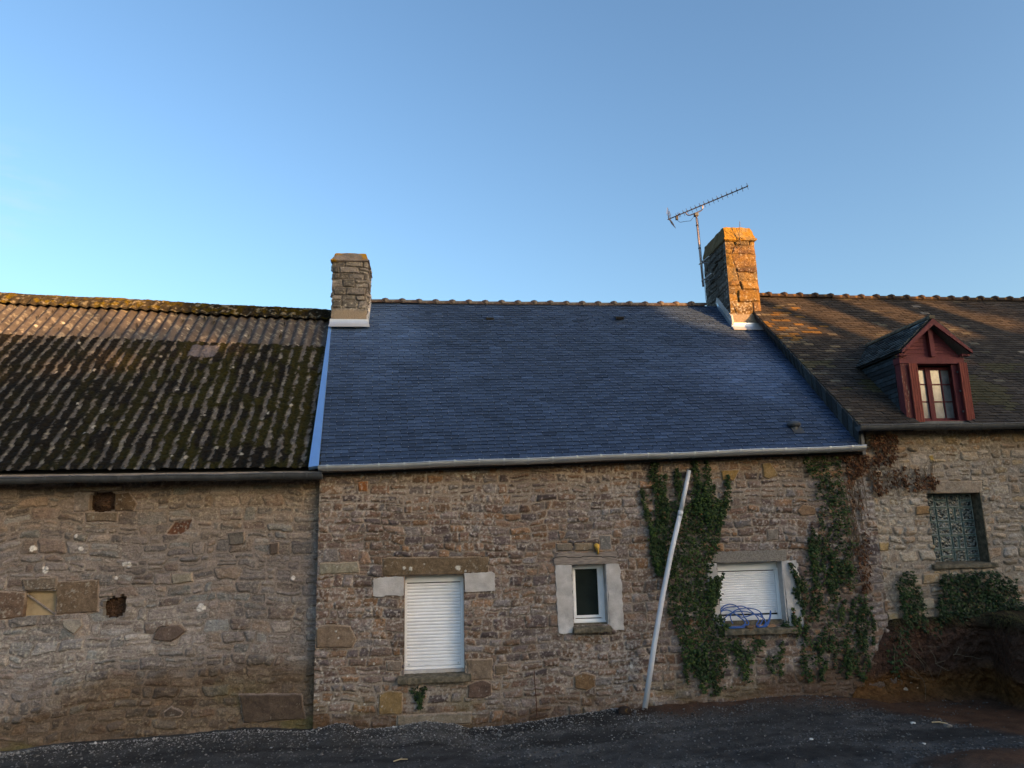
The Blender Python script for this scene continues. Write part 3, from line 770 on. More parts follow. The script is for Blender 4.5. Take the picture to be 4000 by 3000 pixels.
# slate-hung step between the two roofs, with its band of vertical slates
mb = MB(); rr = np.random.default_rng(40)
topA, topB = np.array((6.455, -0.15, 3.87)), np.array((6.23, 3.05, 6.90)); botA, botB = np.array((6.44, -0.10, 3.50)), np.array((6.41, 3.1, 6.62))
N = 26
for k in range(N):
    a0, a1 = k / N, (k + 1) / N + 0.012
    off = rr.uniform(0, 0.006)
    v = 0.045 * (1 + 0.3 * rr.normal())
    x_ = np.array((-0.012 - off, 0, 0))
    p0, p1, p2, p3 = lerp(botA, botB, a0), lerp(botA, botB, a1), lerp(topA, topB, a1), lerp(topA, topB, a0)
    mb.hexa([p0 + x_ * 1.8, p1 + x_ * 0.6, p1, p0, p3 + x_ * 1.8, p2 + x_ * 0.6, p2, p3], (v * 0.85, v, v * 1.12))
ck = P_(mb.build('slate_cheek', M['slate_old'], colr=True), house); ck['label'] = 'dark slate-hung step between the new and the old roof'
# closing board behind it down to the gutter
mb = MB(); mb.prism([(6.46, -0.12, 3.45), (6.46, 0.5, 3.45), (6.46, 3.1, 6.6), (6.30, 3.1, 6.86), (6.46, -0.12, 3.84)], (0.05, 0, 0)); P_(mb.build('step_board', M['zinc_old']), house)

# ---------------------------------------------------------------- ridge tiles
def ridge_row(parent, A, B, step, m, r=0.075, collar=0.098, sag=0.0, skip=None):
    A = np.array(A); B = np.array(B); d = (B - A); L = np.linalg.norm(d); d /= L
    n = int(L / step)
    mb = MB()
    mb.tube([(0, 0, -0.015), (step - 0.01, 0, -0.01)], r, 8, arc=(-0.15, math.pi + 0.15))
    mb.tube([(-0.03, 0, -0.01), (-0.018, 0, 0.004), (0.0, 0, 0.008), (0.018, 0, 0.004), (0.03, 0, -0.01)], [r, collar * 0.97, collar, collar * 0.97, r], 8, arc=(-0.15, math.pi + 0.15))
    first = None
    for k in range(n):
        p = A + d * step * k
        if skip and skip(p): continue
        if first is None:
            first = mb.build('ridge_tile', m, None, smooth=True); o = first
        else:
            o = first.copy(); COL.objects.link(o)
        t = (k + 0.5) / n
        o.location = Vector(p + np.array((0, 0, -sag * 4 * t * (1 - t) + random.uniform(-0.005, 0.005))))
        o.rotation_euler = (0, -math.asin(d[2]) + random.uniform(-0.012, 0.012), math.atan2(d[1], d[0]))
        part_at(o, parent)
ridge_row(cottage, (-1.02, 3.23, 6.80), (5.86, 3.29, 6.835), 0.315, M['terracotta'], r=0.066, collar=0.080, sag=0.02)
ridge_row(house, (6.50, 3.13, 7.0), (13.3, 3.10, 6.97), 0.325, M['terracotta_old'], r=0.070, collar=0.088, sag=0.02)

# ---------------------------------------------------------------- barn roof: corrugated fibre-cement sheets under moss
def barn_roof():
    PIT = 0.177
    x0, x1 = -8.7, -1.30
    eZ, eY = 3.31, -0.10
    ridge = lambda x: (3.58 + (x + 7.68) * (3.2 - 3.58) / 5.92, 6.90 + (x + 7.68) * (6.52 - 6.90) / 5.92 + 0.008 * np.sin(x * 2.1))
    ds = 0.0145
    xs = np.arange(x0, x1, 0.0145)
    T = np.arange(0, 1.0, ds / 4.9)
    X, TT = np.meshgrid(xs, T)
    ry, rz = ridge(X)
    Yp = eY + (ry - eY) * TT; Zp = eZ + (rz - eZ) * TT
    s = TT * 4.9
    # the right edge follows the cottage's verge
    xe = np.minimum(X, -1.38 - 0.27 * TT)
    X = np.where(X > -1.75, xe, X)
    # sheet rows (bottom edges), measured up the slope
    rows = np.array([-0.3, 0.55, 1.55, 2.55, 3.54, 9.0])
    ri = np.searchsorted(rows, s, side='right') - 1
    loc = s - rows[ri]; ln = rows[ri + 1] - rows[ri]; ln = np.where(ln > 2, 1.0, ln)
    drop = 0.016 * (1 - np.clip(loc / 0.9, 0, 1))          # each sheet rides over the one below
    ph = np.floor((X + 20) / (PIT * 6)).astype(int)
    shift = (_h(ph, ri, 5) - 0.5) * 0.01
    wave = 0.5 + 0.5 * np.cos(2 * np.pi * (X + 0.03 + 0.012 * ri) / PIT)
    crest = wave
    H = 0.052 * (wave ** 0.85) + drop + shift
    up = (ri >= 4)
    big = fbm(X * 0.8, s * 0.8, 101, 3)
    # moss gathers in the valleys, thicker low down and to the right
    mossy = fbm(X * 9, s * 7, 103, 4); fine = fbm(X * 30, s * 30, 105, 3)
    cover = np.where(up, -0.22 + 0.16 * (fbm(X * 1.3, s * 2.0, 115, 2) - 0.4), 0.56 + 0.30 * (big - 0.5) + 0.05 * sst(-6.5, -2, X))
    moss = sst(-0.06, 0.08, cover * 1.50 - 1.02 * crest - 0.05 + 0.95 * (mossy - 0.5) + 0.75 * (fine - 0.5) + 0.7 * (fbm(X * 26, s * 14, 117, 3) - 0.5))
    H = H + moss * (0.012 + 0.05 * fine * (1 - crest) + 0.035 * mossy) * (1 - 0.3 * crest)
    lump = sst(0.56, 0.70, fbm(X * 22, s * 22, 107, 3)) * (1 - moss) * np.where(up, 0.25, 1)
    H = H + 0.014 * lump + 0.006 * (fine - 0.5)
    n = np.stack([0 * X, -(rz - eZ), (ry - eY)], -1); n /= np.linalg.norm(n, axis=-1, keepdims=True)
    V = np.stack([X, Yp, Zp], -1) + n * H[..., None]
    cem = np.array((0.118, 0.106, 0.097))[None, None] * (0.55 + 0.9 * fbm(X * 11, s * 9, 109, 4))[..., None]
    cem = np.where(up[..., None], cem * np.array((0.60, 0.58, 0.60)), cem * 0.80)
    gr = (sst(0.46, 0.66, fbm(X * 4.5, s * 3.0, 111, 4) + 0.14 * sst(-6, -2.4, X)))[..., None] * (0.25 + 0.6 * sst(-6.0, -3.2, X))[..., None]
    mc = np.array((0.0085, 0.0075, 0.006)) * (1 - gr) + np.array((0.019, 0.0175, 0.004)) * gr
    mc = mc * (0.5 + 1.0 * fine)[..., None]
    lich = sst(0.60, 0.70, fbm(X * 17, s * 17, 113, 3))[..., None] * 0.5
    cem = cem * (1 - lich) + np.array((0.24, 0.225, 0.19)) * lich
    col = cem * (1 - moss[..., None]) + mc * moss[..., None]
    # scattered pale lichen rosettes and the two clean replacement corrugations
    rr = np.random.default_rng(6)
    for k in range(70):
        cx, cs = rr.uniform(x0, -1.7), rr.uniform(0.05, 4.4)
        cx = round((cx + 0.03) / PIT) * PIT - 0.03 + rr.normal(0, 0.02)
        rad = rr.uniform(0.010, 0.032)
        i0, i1 = np.searchsorted(T * 4.9, [cs - 0.08, cs + 0.08]); j0, j1 = np.searchsorted(xs, [cx - 0.08, cx + 0.08])
        sub = np.s_[i0:i1, j0:j1]
        d = np.hypot(X[sub] - cx, (s[sub] - cs) * 0.8) / rad + 0.8 * (fbm(X[sub] * 50, s[sub] * 50, 7, 2) - 0.5)
        w = (1 - sst(0.7, 1.0, d))[..., None] * 0.85
        col[sub] = col[sub] * (1 - w) + np.array((0.37, 0.34, 0.29)) * w * rr.uniform(0.7, 1.15)
    w = (sst(-3.86, -3.83, X) * sst(-3.40, -3.43, X) * sst(3.0, 3.05, s) * sst(3.42, 3.40, s))[..., None]
    col = col * (1 - w) + np.array((0.085, 0.082, 0.095)) * w * (0.6 + 0.8 * fbm(X * 12, s * 6, 119, 3))[..., None]
    ny, nx = X.shape
    idx = np.arange(nx * ny).reshape(ny, nx)
    F = np.stack([idx[:-1, :-1], idx[:-1, 1:], idx[1:, 1:], idx[1:, :-1]], -1).reshape(-1, 4)
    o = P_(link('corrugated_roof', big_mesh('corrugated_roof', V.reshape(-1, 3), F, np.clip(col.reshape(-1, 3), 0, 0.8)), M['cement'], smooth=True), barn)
    mb = MB(); mb.hexa([(x0, eY + .02, eZ - .1), (x1 - .1, eY + .02, eZ - .1), (-1.72, 3.2, 6.42), (x0, 3.6, 6.86), (x0, eY + .02, eZ - .03), (x1 - .1, eY + .02, eZ - .03), (-1.72, 3.2, 6.46), (x0, 3.6, 6.9)])
    mb.build('roof_deck', M['gap'], o)
    # rear slope
    mb = MB(); mb.hexa([(x0, 3.62, 6.9), (-1.72, 3.22, 6.5), (-1.4, 6.8, 3.2), (x0, 6.8, 3.2), (x0, 3.64, 6.95), (-1.72, 3.24, 6.55), (-1.4, 6.85, 3.25), (x0, 6.85, 3.25)], (0.1, 0.09, 0.07))
    P_(mb.build('rear_roof', M['cement'], colr=True), barn)
    # ridge capping, buried in moss
    us = np.arange(x0, -1.60, 0.014); vs = np.linspace(0, 1, 34)
    U, Vv = np.meshgrid(us, vs)
    ry, rz = ridge(U)
    tt = 0.36 * (1 - Vv)                                       # metres below the crown, front wing, then over the top
    sl = np.array((0, (ridge(-4)[0] - eY), (ridge(-4)[1] - eZ))); sl /= np.linalg.norm(sl)
    nn = np.array((0, -sl[2], sl[1]))
    low = sst(0.30, 0.0, tt)
    foot = 0.5 + 0.5 * np.cos(2 * np.pi * (U + 0.03 + 0.012 * 4) / PIT)
    h = 0.062 + 0.03 * low + (1 - low) * 0.03 * foot
    lumps = fbm(U * 9, tt * 9, 131, 4); lf = fbm(U * 34, tt * 34, 133, 3)
    h = h + 0.010 * sst(0.42, 0.7, lumps) + 0.014 * (lf - 0.5)
    Pn = np.stack([U, ry - sl[1] * tt + nn[1] * h, rz - sl[2] * tt + nn[2] * h + 0.02], -1)
    back = np.stack([U[-1], ry[-1] + 0.18, rz[-1] - 0.12], -1)[None]
    Pn = np.concatenate([Pn, back]); 
    g = sst(0.48, 0.62, lumps)[..., None]
    c = np.array((0.045, 0.036, 0.022)) * (1 - g) + np.array((0.105, 0.072, 0.009)) * g
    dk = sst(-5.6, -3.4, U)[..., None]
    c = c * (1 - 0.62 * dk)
    ls = sst(0.66, 0.74, fbm(U * 18, tt * 18, 137, 2))[..., None] * 0.5
    c = c * (1 - ls) + np.array((0.24, 0.21, 0.15)) * ls
    c = c * (0.5 + lf)[..., None]
    c = np.concatenate([c, c[-1:]])
    ny, nx = Pn.shape[:2]; idx = np.arange(nx * ny).reshape(ny, nx)
    F = np.stack([idx[:-1, :-1], idx[:-1, 1:], idx[1:, 1:], idx[1:, :-1]], -1).reshape(-1, 4)
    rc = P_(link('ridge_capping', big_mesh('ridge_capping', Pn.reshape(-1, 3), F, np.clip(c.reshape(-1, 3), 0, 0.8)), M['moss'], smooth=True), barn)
    rc['label'] = 'ridge capping overgrown with yellow and dark moss'
barn_roof()

# zinc valley strip between barn and cottage roofs
a0, a1 = onP(1207, 1842, (0, -0.2, 3.36), nC), onP(1246, 1836, (0, -0.2, 3.36), nC)
b0, b1 = onP(1286, 1285, (0, -0.2, 3.36), nC), onP(1296, 1285, (0, -0.2, 3.36), nC)
mb = MB(); d = nC * 0.03; u = nC * 0.075
pts = []
for t in np.linspace(0, 1, 9):
    pts.append((lerp(a0, b0, t), lerp(a1, b1, t)))
for (p, q), (p2, q2) in zip(pts[:-1], pts[1:]):
    mb.hexa([p + d, q + d, q2 + d, p2 + d, p + u * 1.05, q + u, q2 + u, p2 + u * 1.05])
M['film'] = mat('blue_filmed_zinc', (0.42, 0.66, 1.0), 0.32, metal=0.85, var=0.05, vscale=4)
P_(mb.build('verge_flashing', M['film'], None), cottage)['label'] = 'long pale blue zinc strip along the left edge of the new roof'

# ---------------------------------------------------------------- gutters
def gutter(parent, A, B, r, m, nclip, name='gutter', seed=0, label=None):
    A = np.array(A); B = np.array(B)
    mb = MB()
    n = 14
    pts = [lerp(A, B, k / n) + np.array((0, 0, 0.006 * math.sin(k * 1.7 + seed))) for k in range(n + 1)]
    mb.tube(pts, r, 12, arc=(math.pi, 2 * math.pi), cap=False)
    mb.tube(pts, r - 0.006, 12, arc=(math.pi, 2 * math.pi), cap=False)
    # rolled front bead
    mb.tube([p + np.array((0, -r, 0.004)) for p in pts], 0.0095, 8)
    for e, s in ((pts[0], -1), (pts[-1], 1)):
        ring = [e + np.array((0, r * math.cos(t), r * math.sin(t))) for t in np.linspace(math.pi, 2 * math.pi, 13)]
        mb.prism(ring, (0.004 * s, 0, 0))
    o = P_(mb.build(name, m, None, smooth=False), parent)
    if label: o['label'] = label
    cb = MB()
    cb.tube([(-0.012, 0, 0), (0.012, 0, 0)], r + 0.006, 12, arc=(math.pi, 2 * math.pi), cap=False)
    cb.box((-0.012, -r - 0.013, -0.004), (0.012, -r + 0.012, 0.016))
    first = None
    for k in range(nclip):
        t = (k + 0.35) / nclip
        if first is None:
            first = cb.build('gutter_clip', m, None); c = first
        else:
            c = first.copy(); COL.objects.link(c)
        c.location = Vector(lerp(A, B, t) + np.array((0, 0, 0.006 * math.sin(t * n * 1.7 + seed))))
        c.parent = o
    return o
gy = -0.25
gutter(barn, onY(-250, 1871, gy - .075)[[0, 1, 2]] + np.array((0, .075, 0)), onY(1256, 1848, gy - .075) + np.array((0, .075, 0)), 0.072, M['zinc_old'], 16, label='old dark grey gutter along the mossy roof')
gutter(cottage, onY(1243, 1822, gy - .07) + np.array((0, .07, 0)), onY(3386, 1741, gy - .07) + np.array((0, .07, 0)), 0.066, M['zinc'], 23, seed=2, label='bright new zinc gutter')
gutter(house, onY(3362, 1661, gy - .07) + np.array((0, .07, 0)), onY(4000, 1653, gy - .07) * np.array((1, 1, 1)) + np.array((3.9, .07, 0.02)), 0.075, M['zinc_old'], 18, seed=4, label='aged grey gutter under the old slates')
# fascia boards and soffits under the eaves
for par, xa, za, xb, zb in ((barn, -8.6, 3.24, -1.40, 3.24), (cottage, -1.40, 3.24, 6.46, 3.46), (house, 6.5, 3.78, 13.2, 3.81)):
    y1 = -0.03 if par is not barn else 0.10
    mb = MB(); mb.hexa([(xa, -0.165, za + .035), (xb, -0.165, zb + .035), (xb, y1, zb + .035), (xa, y1, za + .035), (xa, -0.165, za + .06), (xb, -0.165, zb + .06), (xb, y1, zb + .06), (xa, y1, za + .06)])
    P_(mb.build('eaves_board', M['wood_grey'], None), par)

# ---------------------------------------------------------------- chimneys
PAL_CL = [(0.215, 0.18, 0.15), (0.18, 0.155, 0.13), (0.115, 0.10, 0.085), (0.24, 0.20, 0.16), (0.15, 0.125, 0.10), (0.25, 0.21, 0.18)]
PAL_CR = [(0.205, 0.118, 0.042), (0.165, 0.092, 0.042), (0.19, 0.125, 0.062), (0.225, 0.135, 0.042), (0.14, 0.080, 0.048), (0.20, 0.14, 0.075)]
def chimney(parent, name, x0, x1, y0, y1, zb, zt, pal, mortar, seed, taper, rowh, wid, orange, label, lich_amt):
    """stone stack with relief on all four faces; taper: how much the half-width shrinks by the top"""
    res = 0.0125
    Vs = []; Fs = []; Cs = []; base = 0
    xm, ym = (x0 + x1) / 2, (y0 + y1) / 2
    zs = np.arange(zb, zt + res, res)
    he = 0.022 * fbm(zs * 7, zs * 0 + seed, seed, 3)
    for f in range(4):
        ax = f % 2
        w = (x1 - x0) if ax == 0 else (y1 - y0)
        us = np.linspace(0, w, int(w / res) + 1)
        U, Z = np.meshgrid(us, zs)
        H, col, D = rubble(U + 10 * f, Z, seed + f * 7, rowh=rowh, wid=wid, joint=0.006, pal=pal, mortar=mortar, relief=(0.012, 0.034), split=0.35, ramp=0.02, wob=0.6)
        col = lichen(U + 10 * f, Z, col, seed + 90 + f, lich_amt, (0.44, 0.40, 0.34), 30)
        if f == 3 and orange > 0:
            col = col.mean(-1, keepdims=True) * np.array((0.95, 0.86, 0.78))  # left face greyed: its shade is put into the stone colour
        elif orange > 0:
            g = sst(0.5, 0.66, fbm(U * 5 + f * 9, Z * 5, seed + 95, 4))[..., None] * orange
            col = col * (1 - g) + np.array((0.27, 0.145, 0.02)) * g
        # rendered foot
        ft = sst(zb + 0.36, zb + 0.30, Z + 0.03 * (fbm(U * 8, Z * 8, 3, 2) - .5)) if f == 0 else 0 * Z
        col = col * (1 - ft[..., None]) + np.array((0.24, 0.19, 0.14)) * ft[..., None]
        H = H * (1 - ft) + 0.02 * ft
        eb = np.minimum(U, w - U); k = sst(0.0, 0.05, eb)
        H = H * k + he[:, None] * (1 - k)
        s = 1 - taper * ((Z - zb) / (zt - zb))
        a = (U / w - 0.5) * s
        hw, hd = (x1 - x0) * s / 2, (y1 - y0) * s / 2
        # outward normal offset, carried round the corners so the faces meet
        e = (1 - k) * np.sign(U - w / 2)
        if f == 0: P = np.stack([xm + a * (x1 - x0) + e * H, ym - hd - H, Z], -1)
        if f == 2: P = np.stack([xm - a * (x1 - x0) - e * H, ym + hd + H, Z], -1)
        if f == 1: P = np.stack([xm + hw + H, ym + a * (y1 - y0) + e * H, Z], -1)
        if f == 3: P = np.stack([xm - hw - H, ym - a * (y1 - y0) - e * H, Z], -1)
        ny, nx = U.shape; idx = np.arange(nx * ny).reshape(ny, nx) + base
        Fs.append(np.stack([idx[:-1, :-1], idx[:-1, 1:], idx[1:, 1:], idx[1:, :-1]], -1).reshape(-1, 4))
        Vs.append(P.reshape(-1, 3)); Cs.append(col.reshape(-1, 3)); base += nx * ny
    o = P_(link(name, big_mesh(name, np.concatenate(Vs), np.concatenate(Fs), np.clip(np.concatenate(Cs), 0, .85)), M['stone']), parent)
    o['label'] = label
    return o
def chimney_cap(parent, x0, x1, y0, y1, z0, zl, zt, tx0, tx1, ty0, ty1, seed, pal, orange):
    """projecting drip course under a battered coping"""
    prof = [(0.0, z0, 0), (0.0, z0 + 0.02, 0.035), (0.0, zl, 0.035), (0.02, zl + 0.012, 0.012), (1.0, zt, 0.0), (1.06, zt + 0.006, -0.06), (1.08, zt, -0.2)]
    Vs = []; Cs = []
    n = 30
    ring = []
    for t in np.linspace(0, 1, n, endpoint=False): ring.append((t, 0))
    for t in np.linspace(0, 1, n, endpoint=False): ring.append((1, t))
    for t in np.linspace(0, 1, n, endpoint=False): ring.append((1 - t, 1))
    for t in np.linspace(0, 1, n, endpoint=False): ring.append((0, 1 - t))
    ring = np.array(ring)
    L = []
    for (a, z, o_) , (a2, z2, o2) in zip(prof[:-1], prof[1:]):
        for k in range(6 if a2 - a > 0.5 else 2): 
            t = k / (6 if a2 - a > 0.5 else 2); L.append((a + (a2 - a) * t, z + (z2 - z) * t, o_ + (o2 - o_) * t))
    L.append(prof[-1])
    for a, z, o_ in L:
        aa = min(a, 1)
        xa, xb, ya, yb = (x0 + (tx0 - x0) * aa - o_, x1 + (tx1 - x1) * aa + o_, y0 + (ty0 - y0) * aa - o_, y1 + (ty1 - y1) * aa + o_)
        X = xa + (xb - xa) * ring[:, 0]; Y = ya + (yb - ya) * ring[:, 1]
        nz = 0.028 * (fbm(X * 14 + Y * 9, z * 14 + Y * 5, seed, 4) - 0.5)
        cx, cy = (xa + xb) / 2, (ya + yb) / 2
        X = X + np.sign(X - cx) * nz; Y = Y + np.sign(Y - cy) * nz
        Z = z + 0.025 * (fbm(X * 11, Y * 11 + z, seed + 3, 3) - 0.5)
        Vs.append(np.stack([X, Y, Z], -1))
        c = np.array(pal) * np.where(ring[:, 1:2] > 0.02, np.array([[.55, .62, .85]]), 1) * (0.6 + 0.8 * fbm(X * 8 + 3 * Y, z * 8 + 5 * Y, seed + 5, 4))[:, None]  # sides and back tinted darker than the front, shade painted in
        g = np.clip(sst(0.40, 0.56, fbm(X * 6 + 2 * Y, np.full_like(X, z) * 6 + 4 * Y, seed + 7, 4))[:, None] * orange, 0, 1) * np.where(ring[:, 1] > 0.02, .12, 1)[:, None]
        Cs.append(c * (1 - g) + np.array((0.30, 0.155, 0.014)) * g)
    V = np.array(Vs); m_, n_ = V.shape[:2]
    idx = np.arange(m_ * n_).reshape(m_, n_)
    j = np.roll(idx, -1, axis=1)
    F = np.stack([idx[:-1], j[:-1], j[1:], idx[1:]], -1).reshape(-1, 4)
    V2 = np.concatenate([V.reshape(-1, 3), V[-1].mean(0)[None]]); C2 = np.concatenate([np.array(Cs).reshape(-1, 3), [[0.1, 0.09, 0.08]]])
    top = np.stack([idx[-1], j[-1], np.full(n_, m_ * n_)], -1)
    return link('chimney_cap', big_mesh('chimney_cap', V2, [F, top], np.clip(C2, 0, .8)), M['stone'], parent)
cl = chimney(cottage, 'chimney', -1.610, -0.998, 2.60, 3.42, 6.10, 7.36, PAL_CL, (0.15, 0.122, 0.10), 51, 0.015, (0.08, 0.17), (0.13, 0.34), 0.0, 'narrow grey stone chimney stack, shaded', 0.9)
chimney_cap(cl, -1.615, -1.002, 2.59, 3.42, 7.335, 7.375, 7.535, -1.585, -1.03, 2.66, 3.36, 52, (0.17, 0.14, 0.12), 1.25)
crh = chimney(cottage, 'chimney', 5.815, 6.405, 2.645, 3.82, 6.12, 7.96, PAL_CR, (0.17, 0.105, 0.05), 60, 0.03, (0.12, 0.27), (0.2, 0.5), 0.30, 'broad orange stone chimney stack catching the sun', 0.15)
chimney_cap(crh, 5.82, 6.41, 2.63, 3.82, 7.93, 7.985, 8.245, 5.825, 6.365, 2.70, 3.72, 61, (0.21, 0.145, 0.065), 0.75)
# lead and zinc flashings at the chimney feet
def apron(par, x0, x1, y, z, tilt, dark=False):
    mb = MB()
    mb.box((x0 - 0.015, y - 0.035, z + 0.052), (x1 + 0.015, y + 0.05, z + 0.080))
    mb.hexa([(x0 - 0.02, y - 0.050, z - 0.004), (x1 + 0.02, y - 0.050, z - 0.004), (x1 + 0.02, y + 0.03, z - 0.004), (x0 - 0.02, y + 0.03, z - 0.004),
             (x0 - 0.02, y - 0.036, z + 0.050), (x1 + 0.02, y - 0.036, z + 0.050), (x1 + 0.02, y + 0.03, z + 0.050), (x0 - 0.02, y + 0.03, z + 0.050)])
    mb.hexa([(x0 - 0.03, y - 0.12, z - 0.085), (x1 + 0.05, y - 0.12, z - 0.085), (x1 + 0.03, y - 0.045, z - 0.008), (x0 - 0.02, y - 0.045, z - 0.008),
             (x0 - 0.03, y - 0.125, z - 0.076), (x1 + 0.05, y - 0.125, z - 0.076), (x1 + 0.03, y - 0.05, z + 0.002), (x0 - 0.02, y - 0.05, z + 0.002)])
    return mb.build('apron_flashing', M['zinc_new'], par)
apron(cl, -1.62, -0.985, 2.575, 6.17, 0)
apron(crh, 5.805, 6.41, 2.61, 6.19, 0)
for par, x, sx in ((crh, 5.795, -1), (cl, -0.985, 1)):
    mb = MB()
    z_ = lambda y: np.interp(y, [-0.17, 3.26], [3.52 if sx < 0 else 3.33, 6.82 if sx < 0 else 6.79])
    pr = [(x, 2.56, z_(2.56) + .0), (x, 3.2, z_(3.2) + .0), (x, 3.2, z_(3.2) + .10), (x, 2.58, z_(2.58) + .10)]
    mb.prism(pr, (sx * 0.022, 0, 0)); mb.build('side_flashing', M['zinc'], par)
    mb = MB()
    pr = [(x + sx * -0.02, 2.56, z_(2.56) + .08), (x + sx * -0.02, 3.26, z_(3.26) + .05), (x + sx * -0.02, 3.22, z_(3.22) + .20), (x + sx * -0.02, 2.58, z_(2.58) + .24)]
    mb.prism(rough_poly(pr, 0.05, 0.012, 3), (sx * 0.032, 0, 0)); mb.build('mortar_fillet', M['concrete'], par)
# ivy twigs dried on the sunlit stack
mb = MB()
for pts in ([(1490, 1250), (1460, 1130), (1450, 1040), (1460, 900)], [(1480, 1200), (1400, 1080), (1340, 980), (1320, 930)], [(1470, 1160), (1430, 1010), (1400, 940)], [(1460, 900), (1458, 820)], [(1490, 1250), (1520, 1180), (1570, 1240)], [(1450, 1090), (1520, 1120)]):
    mb.tube([onY(*p, 2.585) for p in zoomer(2560, 680, 1 / 4.424)(pts)], 0.0055, 5)
mb.build('dry_twigs', M['stem'], crh)

# ---------------------------------------------------------------- roof fittings
for i, (px, py) in enumerate(((1912, 1251), (2418, 1247))):
    c = onP(px, py, cot_eL, nC)
    mb = MB(); t = (cot_rL - cot_eL) / np.linalg.norm(cot_rL - cot_eL); ex = np.array((1, 0, 0.02))
    p = [c - ex * .075 - t * .05, c + ex * .075 - t * .05, c + ex * .075 + t * .06, c - ex * .075 + t * .06]
    mb.hexa([p[0] + nC * .02, p[1] + nC * .02, p[2] + nC * .02, p[3] + nC * .02, p[0] + nC * .080, p[1] + nC * .080, p[2] + nC * .026, p[3] + nC * .026])
    o = P_(mb.build('roof_vent', M['zinc_old'], None), cottage)
    mb = MB(); q = [c - ex * .068 - t * .0515, c + ex * .068 - t * .0515]
    mb.hexa([q[0] + nC * .024, q[1] + nC * .024, q[1] + nC * .024 + t * .002, q[0] + nC * .024 + t * .002, q[0] + nC * .074, q[1] + nC * .074, q[1] + nC * .074 + t * .002, q[0] + nC * .074 + t * .002])
    mb.build('vent_slot', M['gap'], o)
c = onP(3103, 1676, cot_eL, nC)
mb = MB()
ang = np.linspace(0, 2 * math.pi, 20, endpoint=False)
rings = []
for h, r in ((0.035, 0.070), (0.075, 0.095), (0.082, 0.092), (0.105, 0.075), (0.12, 0.045), (0.125, 0.004)):
    rings.append([c + np.array((math.cos(a) * r * 1.15, math.sin(a) * r, h + 0.03 * 0)) for a in ang])
vs = [p for r_ in rings for p in r_]; fs = []
for i in range(len(rings) - 1):
    for k in range(20):
        fs.append((i * 20 + k, i * 20 + (k + 1) % 20, (i + 1) * 20 + (k + 1) % 20, (i + 1) * 20 + k))
fs.append(tuple(range(19, -1, -1)))
mb.add(vs, fs)
mb.tube([c - np.array((0, 0, 0.05)), c + np.array((0, 0, 0.05))], 0.05, 14)
dome = P_(mb.build('vent_cowl', M['zinc_old'], None, smooth=True), cottage); dome['label'] = 'dark domed vent cowl low on the blue slates'
t = (cot_rL - cot_eL) / np.linalg.norm(cot_rL - cot_eL)
c2 = c - t * 0.10
mb = MB(); q = [c2 - np.array((.06, 0, 0)) - t * .03, c2 + np.array((.11, 0, 0)) - t * .03, c2 + np.array((.11, 0, 0)) + t * .12, c2 - np.array((.06, 0, 0)) + t * .12]
mb.hexa([p + nC * .016 for p in q] + [p + nC * .024 for p in q]); mb.build('vent_base', M['zinc_old'], dome)

# ---------------------------------------------------------------- windows of the cottage
D0 = 0.16
def shutter_window(r, nslat, boxh, name_label, railgap, seed):
    xa, xb, za, zb = r
    fz = za + 0.055
    mb = MB()   # outer frame: guide rails, bottom bar
    mb.box((xa - .01, D0, fz), (xa + 0.032, D0 + .06, zb - boxh)); mb.box((xb - 0.045, D0 - .01, fz), (xb + .01, D0 + .06, zb - boxh))
    mb.box((xb - 0.020, D0 - .04, fz), (xb + .008, D0 - .012, zb - boxh + .03))
    mb.box((xa - .01, D0 + .002, fz - 0.002), (xb + .01, D0 + .058, fz + 0.034))
    fr = P_(mb.build('window', M['pvc'], None, bevel=0.004), cottage); fr['label'] = name_label
    mb = MB(); mb.box((xa - .01, D0 - .012, zb - boxh + 0.004), (xb + .01, D0 + .06, zb + .03)); mb.build('shutter_box', M['pvc'], fr, bevel=0.006)
    # curtain of slats, each a shallow bulge
    mb = MB()
    z0, z1 = fz + 0.04 + railgap, zb - boxh - 0.008
    hs = (z1 - z0 - 0.05) / nslat
    prof = []
    prof += [(D0 + .018, z0), (D0 + .008, z0 + .004), (D0 + .008, z0 + .046), (D0 + .020, z0 + .05)]
    for k in range(nslat):
        b = z0 + 0.05 + k * hs
        for f, d in ((0.04, .022), (0.12, .0135), (0.35, .0095), (0.65, .010), (0.88, .0135), (0.97, .022)):
            prof.append((D0 + d, b + f * hs))
    x0_, x1_ = xa + 0.034, xb - 0.047
    vs = [(x, y, z) for y, z in prof for x in (x0_, x1_)]
    mb.add(vs, [(2 * i, 2 * i + 1, 2 * i + 3, 2 * i + 2) for i in range(len(prof) - 1)])
    mb.box((x0_ - .001, D0 + .03, fz + .01), (x1_ + .001, D0 + .04, zb - boxh))
    sh = mb.build('roller_shutter', M['pvc_slat'], fr)
    for sx in (x0_ + .03, x1_ - .035):
        mb = MB(); mb.tube([(sx, D0 + .0082, z0 + .025), (sx, D0 + .002, z0 + .025)], 0.011, 12, up=(1, 0, 0)); mb.build('shutter_stop', M['zinc'], fr)
    mb = MB(); mb.box((x0_, D0 + .024, zb - boxh - .010), (x1_, D0 + .05, zb - boxh + .01)); mb.build('slot', M['gap'], fr)
    if railgap > 0.02:
        mb = MB(); mb.box((x0_, D0 + .026, fz + .035), (x1_, D0 + .029, z0 + .004)); mb.build('dark_gap', M['gap'], fr)
        mb = MB(); mb.box((x0_, D0 + .012, fz + .034), (x1_, D0 + .025, fz + .034 + railgap * 0.62)); mb.build('lower_bar', M['pvc'], fr)
    return fr
